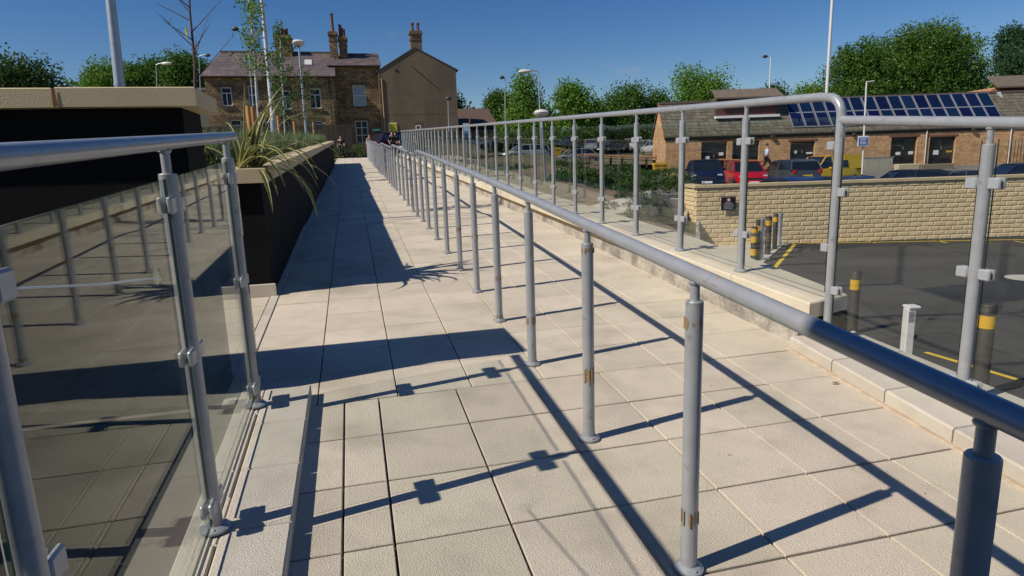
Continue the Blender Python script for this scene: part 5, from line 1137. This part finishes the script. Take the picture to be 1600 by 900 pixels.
young('thin young tree left of the saucer lamp', 466, 205, 24, 464, 112, 24, SHR, True, 18, .5, BARK, .03, lo=.25, ls=.06, cl=5); young('thin young tree right of the saucer lamp', 489, 207, 27, 482, 115, 25, SHR, True, 18, .55, BARK, .03, lo=.25, ls=.06, cl=5)
stake(392.5, 215, 165, 11.0, 'left orange timber stake beside the slender birch'); stake(399.5, 218, 167, 11.2, 'right orange timber stake beside the slender birch'); stake(437, 210, 181, 19, 'timber stake beside the second birch'); stake(461, 210, 190, 23, 'timber stake left of the saucer lamp'); stake(491, 211, 191, 27, 'timber stake right of the saucer lamp')
# hedge + grass at the end of the ramp
r = random.Random(77); b = MB()
for k in range(90): leafclump(b, Vector((r.uniform(-6, 1.6), r.uniform(47, 49), 2.7+r.uniform(0, .6))), .5, 22, .12, r)
put('hedge', (b, SHR), label='low green hedge across the street at the end of the ramp', cat='hedge')

# ------------------------------------------------------------------ people
def person(label, px, py, D, h, ang, shirt, trousers, hair, skin=(.45, .28, .2), step=.3, z=None, group=None):
    p = at(px, py, D); root = thing('person', label, 'person', (p.x, p.y, p.z if z is None else z), ang, group=group); S = h/1.75
    def skinned(name, verts, edges, rad, m, parent, sub=1):
        me = bpy.data.meshes.new(name); me.from_pydata([Vector(v)*S for v in verts], edges, []); me.materials.append(m); o = put(name, me, parent)
        sk = o.modifiers.new('skin', 'SKIN'); sk.use_smooth_shade = True
        for i, rr in enumerate(rad): o.data.skin_vertices[0].data[i].radius = (rr[0]*S, rr[1]*S) if isinstance(rr, tuple) else (rr*S, rr*S)
        o.data.skin_vertices[0].data[0].use_root = True
        sb = o.modifiers.new('sub', 'SUBSURF'); sb.levels = sub; sb.render_levels = sub; return o
    s = step
    V = [(0, 0, .95), (0, 0, 1.18), (0, 0, 1.38), (0, 0, 1.48), (.01, 0, 1.56), (.02, 0, 1.68), (0, -.1, .9), (s*.45, -.1, .5), (s*.6, -.1, .08), (s*.6+.12, -.1, .04), (0, .1, .9), (-s*.1, .1, .5), (-s*.9, .1, .14), (-s*.9+.11, .1, .06),
         (0, -.19, 1.38), (-.08, -.25, 1.1), (.08, -.25, .88), (.12, -.25, .78), (0, .19, 1.38), (.05, .25, 1.1), (.22, .25, .95), (.29, .25, .88)]
    E = [(0, 1), (1, 2), (2, 3), (3, 4), (4, 5), (0, 6), (6, 7), (7, 8), (8, 9), (0, 10), (10, 11), (11, 12), (12, 13), (2, 14), (14, 15), (15, 16), (16, 17), (2, 18), (18, 19), (19, 20), (20, 21)]
    Rr = [(.12, .15), (.10, .13), (.11, .16), .055, (.08, .07), (.085, .075), .09, .06, .04, .035, .09, .06, .04, .035, .055, .042, .032, .03, .055, .042, .032, .03]
    body = skinned('body', V, E, Rr, mat('skin_%d' % int(skin[0]*100), skin, .6), root)
    ii = [0, 1, 2, 14, 15, 18, 19]; mp_ = {v: k for k, v in enumerate(ii)}; skinned('shirt', [V[i] for i in ii], [(mp_[a], mp_[b_]) for a, b_ in E if a in mp_ and b_ in mp_], [(r_[0]*1.12+.008, r_[1]*1.12+.008) if isinstance(r_, tuple) else r_*1.2+.01 for r_ in (Rr[i] for i in ii)], mat('shirt_%s' % '_'.join(str(int(v*100)) for v in shirt), shirt, .9), body)
    ii = [0, 6, 7, 8, 10, 11, 12]; mp_ = {v: k for k, v in enumerate(ii)}; skinned('trousers', [V[i] for i in ii], [(mp_[a], mp_[b_]) for a, b_ in E if a in mp_ and b_ in mp_], [(r_[0]*1.1+.008, r_[1]*1.1+.008) if isinstance(r_, tuple) else r_*1.18+.012 for r_ in (Rr[i] for i in ii)], mat('trousers_%s' % '_'.join(str(int(v*100)) for v in trousers), trousers, .9), body)
    hm = MB().lathe((-.012*S, 0, 1.70*S), [(.075*S, -.06*S), (.098*S, -.01*S), (.088*S, .05*S), (.05*S, .085*S), (.01, .098*S)], 12); put('hair', (hm, mat('hair_%d' % int(hair[0]*1000), hair, .8)), body)
    return root
pz = at(1197, 268.5, 40)
person('person in pale blue shirt walking right past the black doors', 1197, 268.5, 40, 1.72, -YAW, (.45, .55, .72), (.02, .02, .025), (.05, .03, .02), step=.5)
person('person in black at the top of the ramp, left of the companion', 614.5, 246, 44, 1.7, R(-60), (.015, .015, .018), (.02, .02, .025), (.03, .02, .015), z=2.42)
person('person in dark jacket at the top of the ramp, right of a companion', 619.5, 246, 44.6, 1.65, R(-80), (.03, .02, .025), (.05, .035, .03), (.02, .015, .01), z=2.44)
person('person in a black top beside the hedge at the ramp end', 533, 228, 47, 1.6, R(-90), (.015, .015, .015), (.02, .02, .02), (.02, .01, .01), z=2.5)
person('person in pink top beyond the end of the middle handrail', 578, 226, 46, 1.62, R(-70), (.5, .12, .14), (.03, .03, .04), (.05, .03, .02), z=2.45)
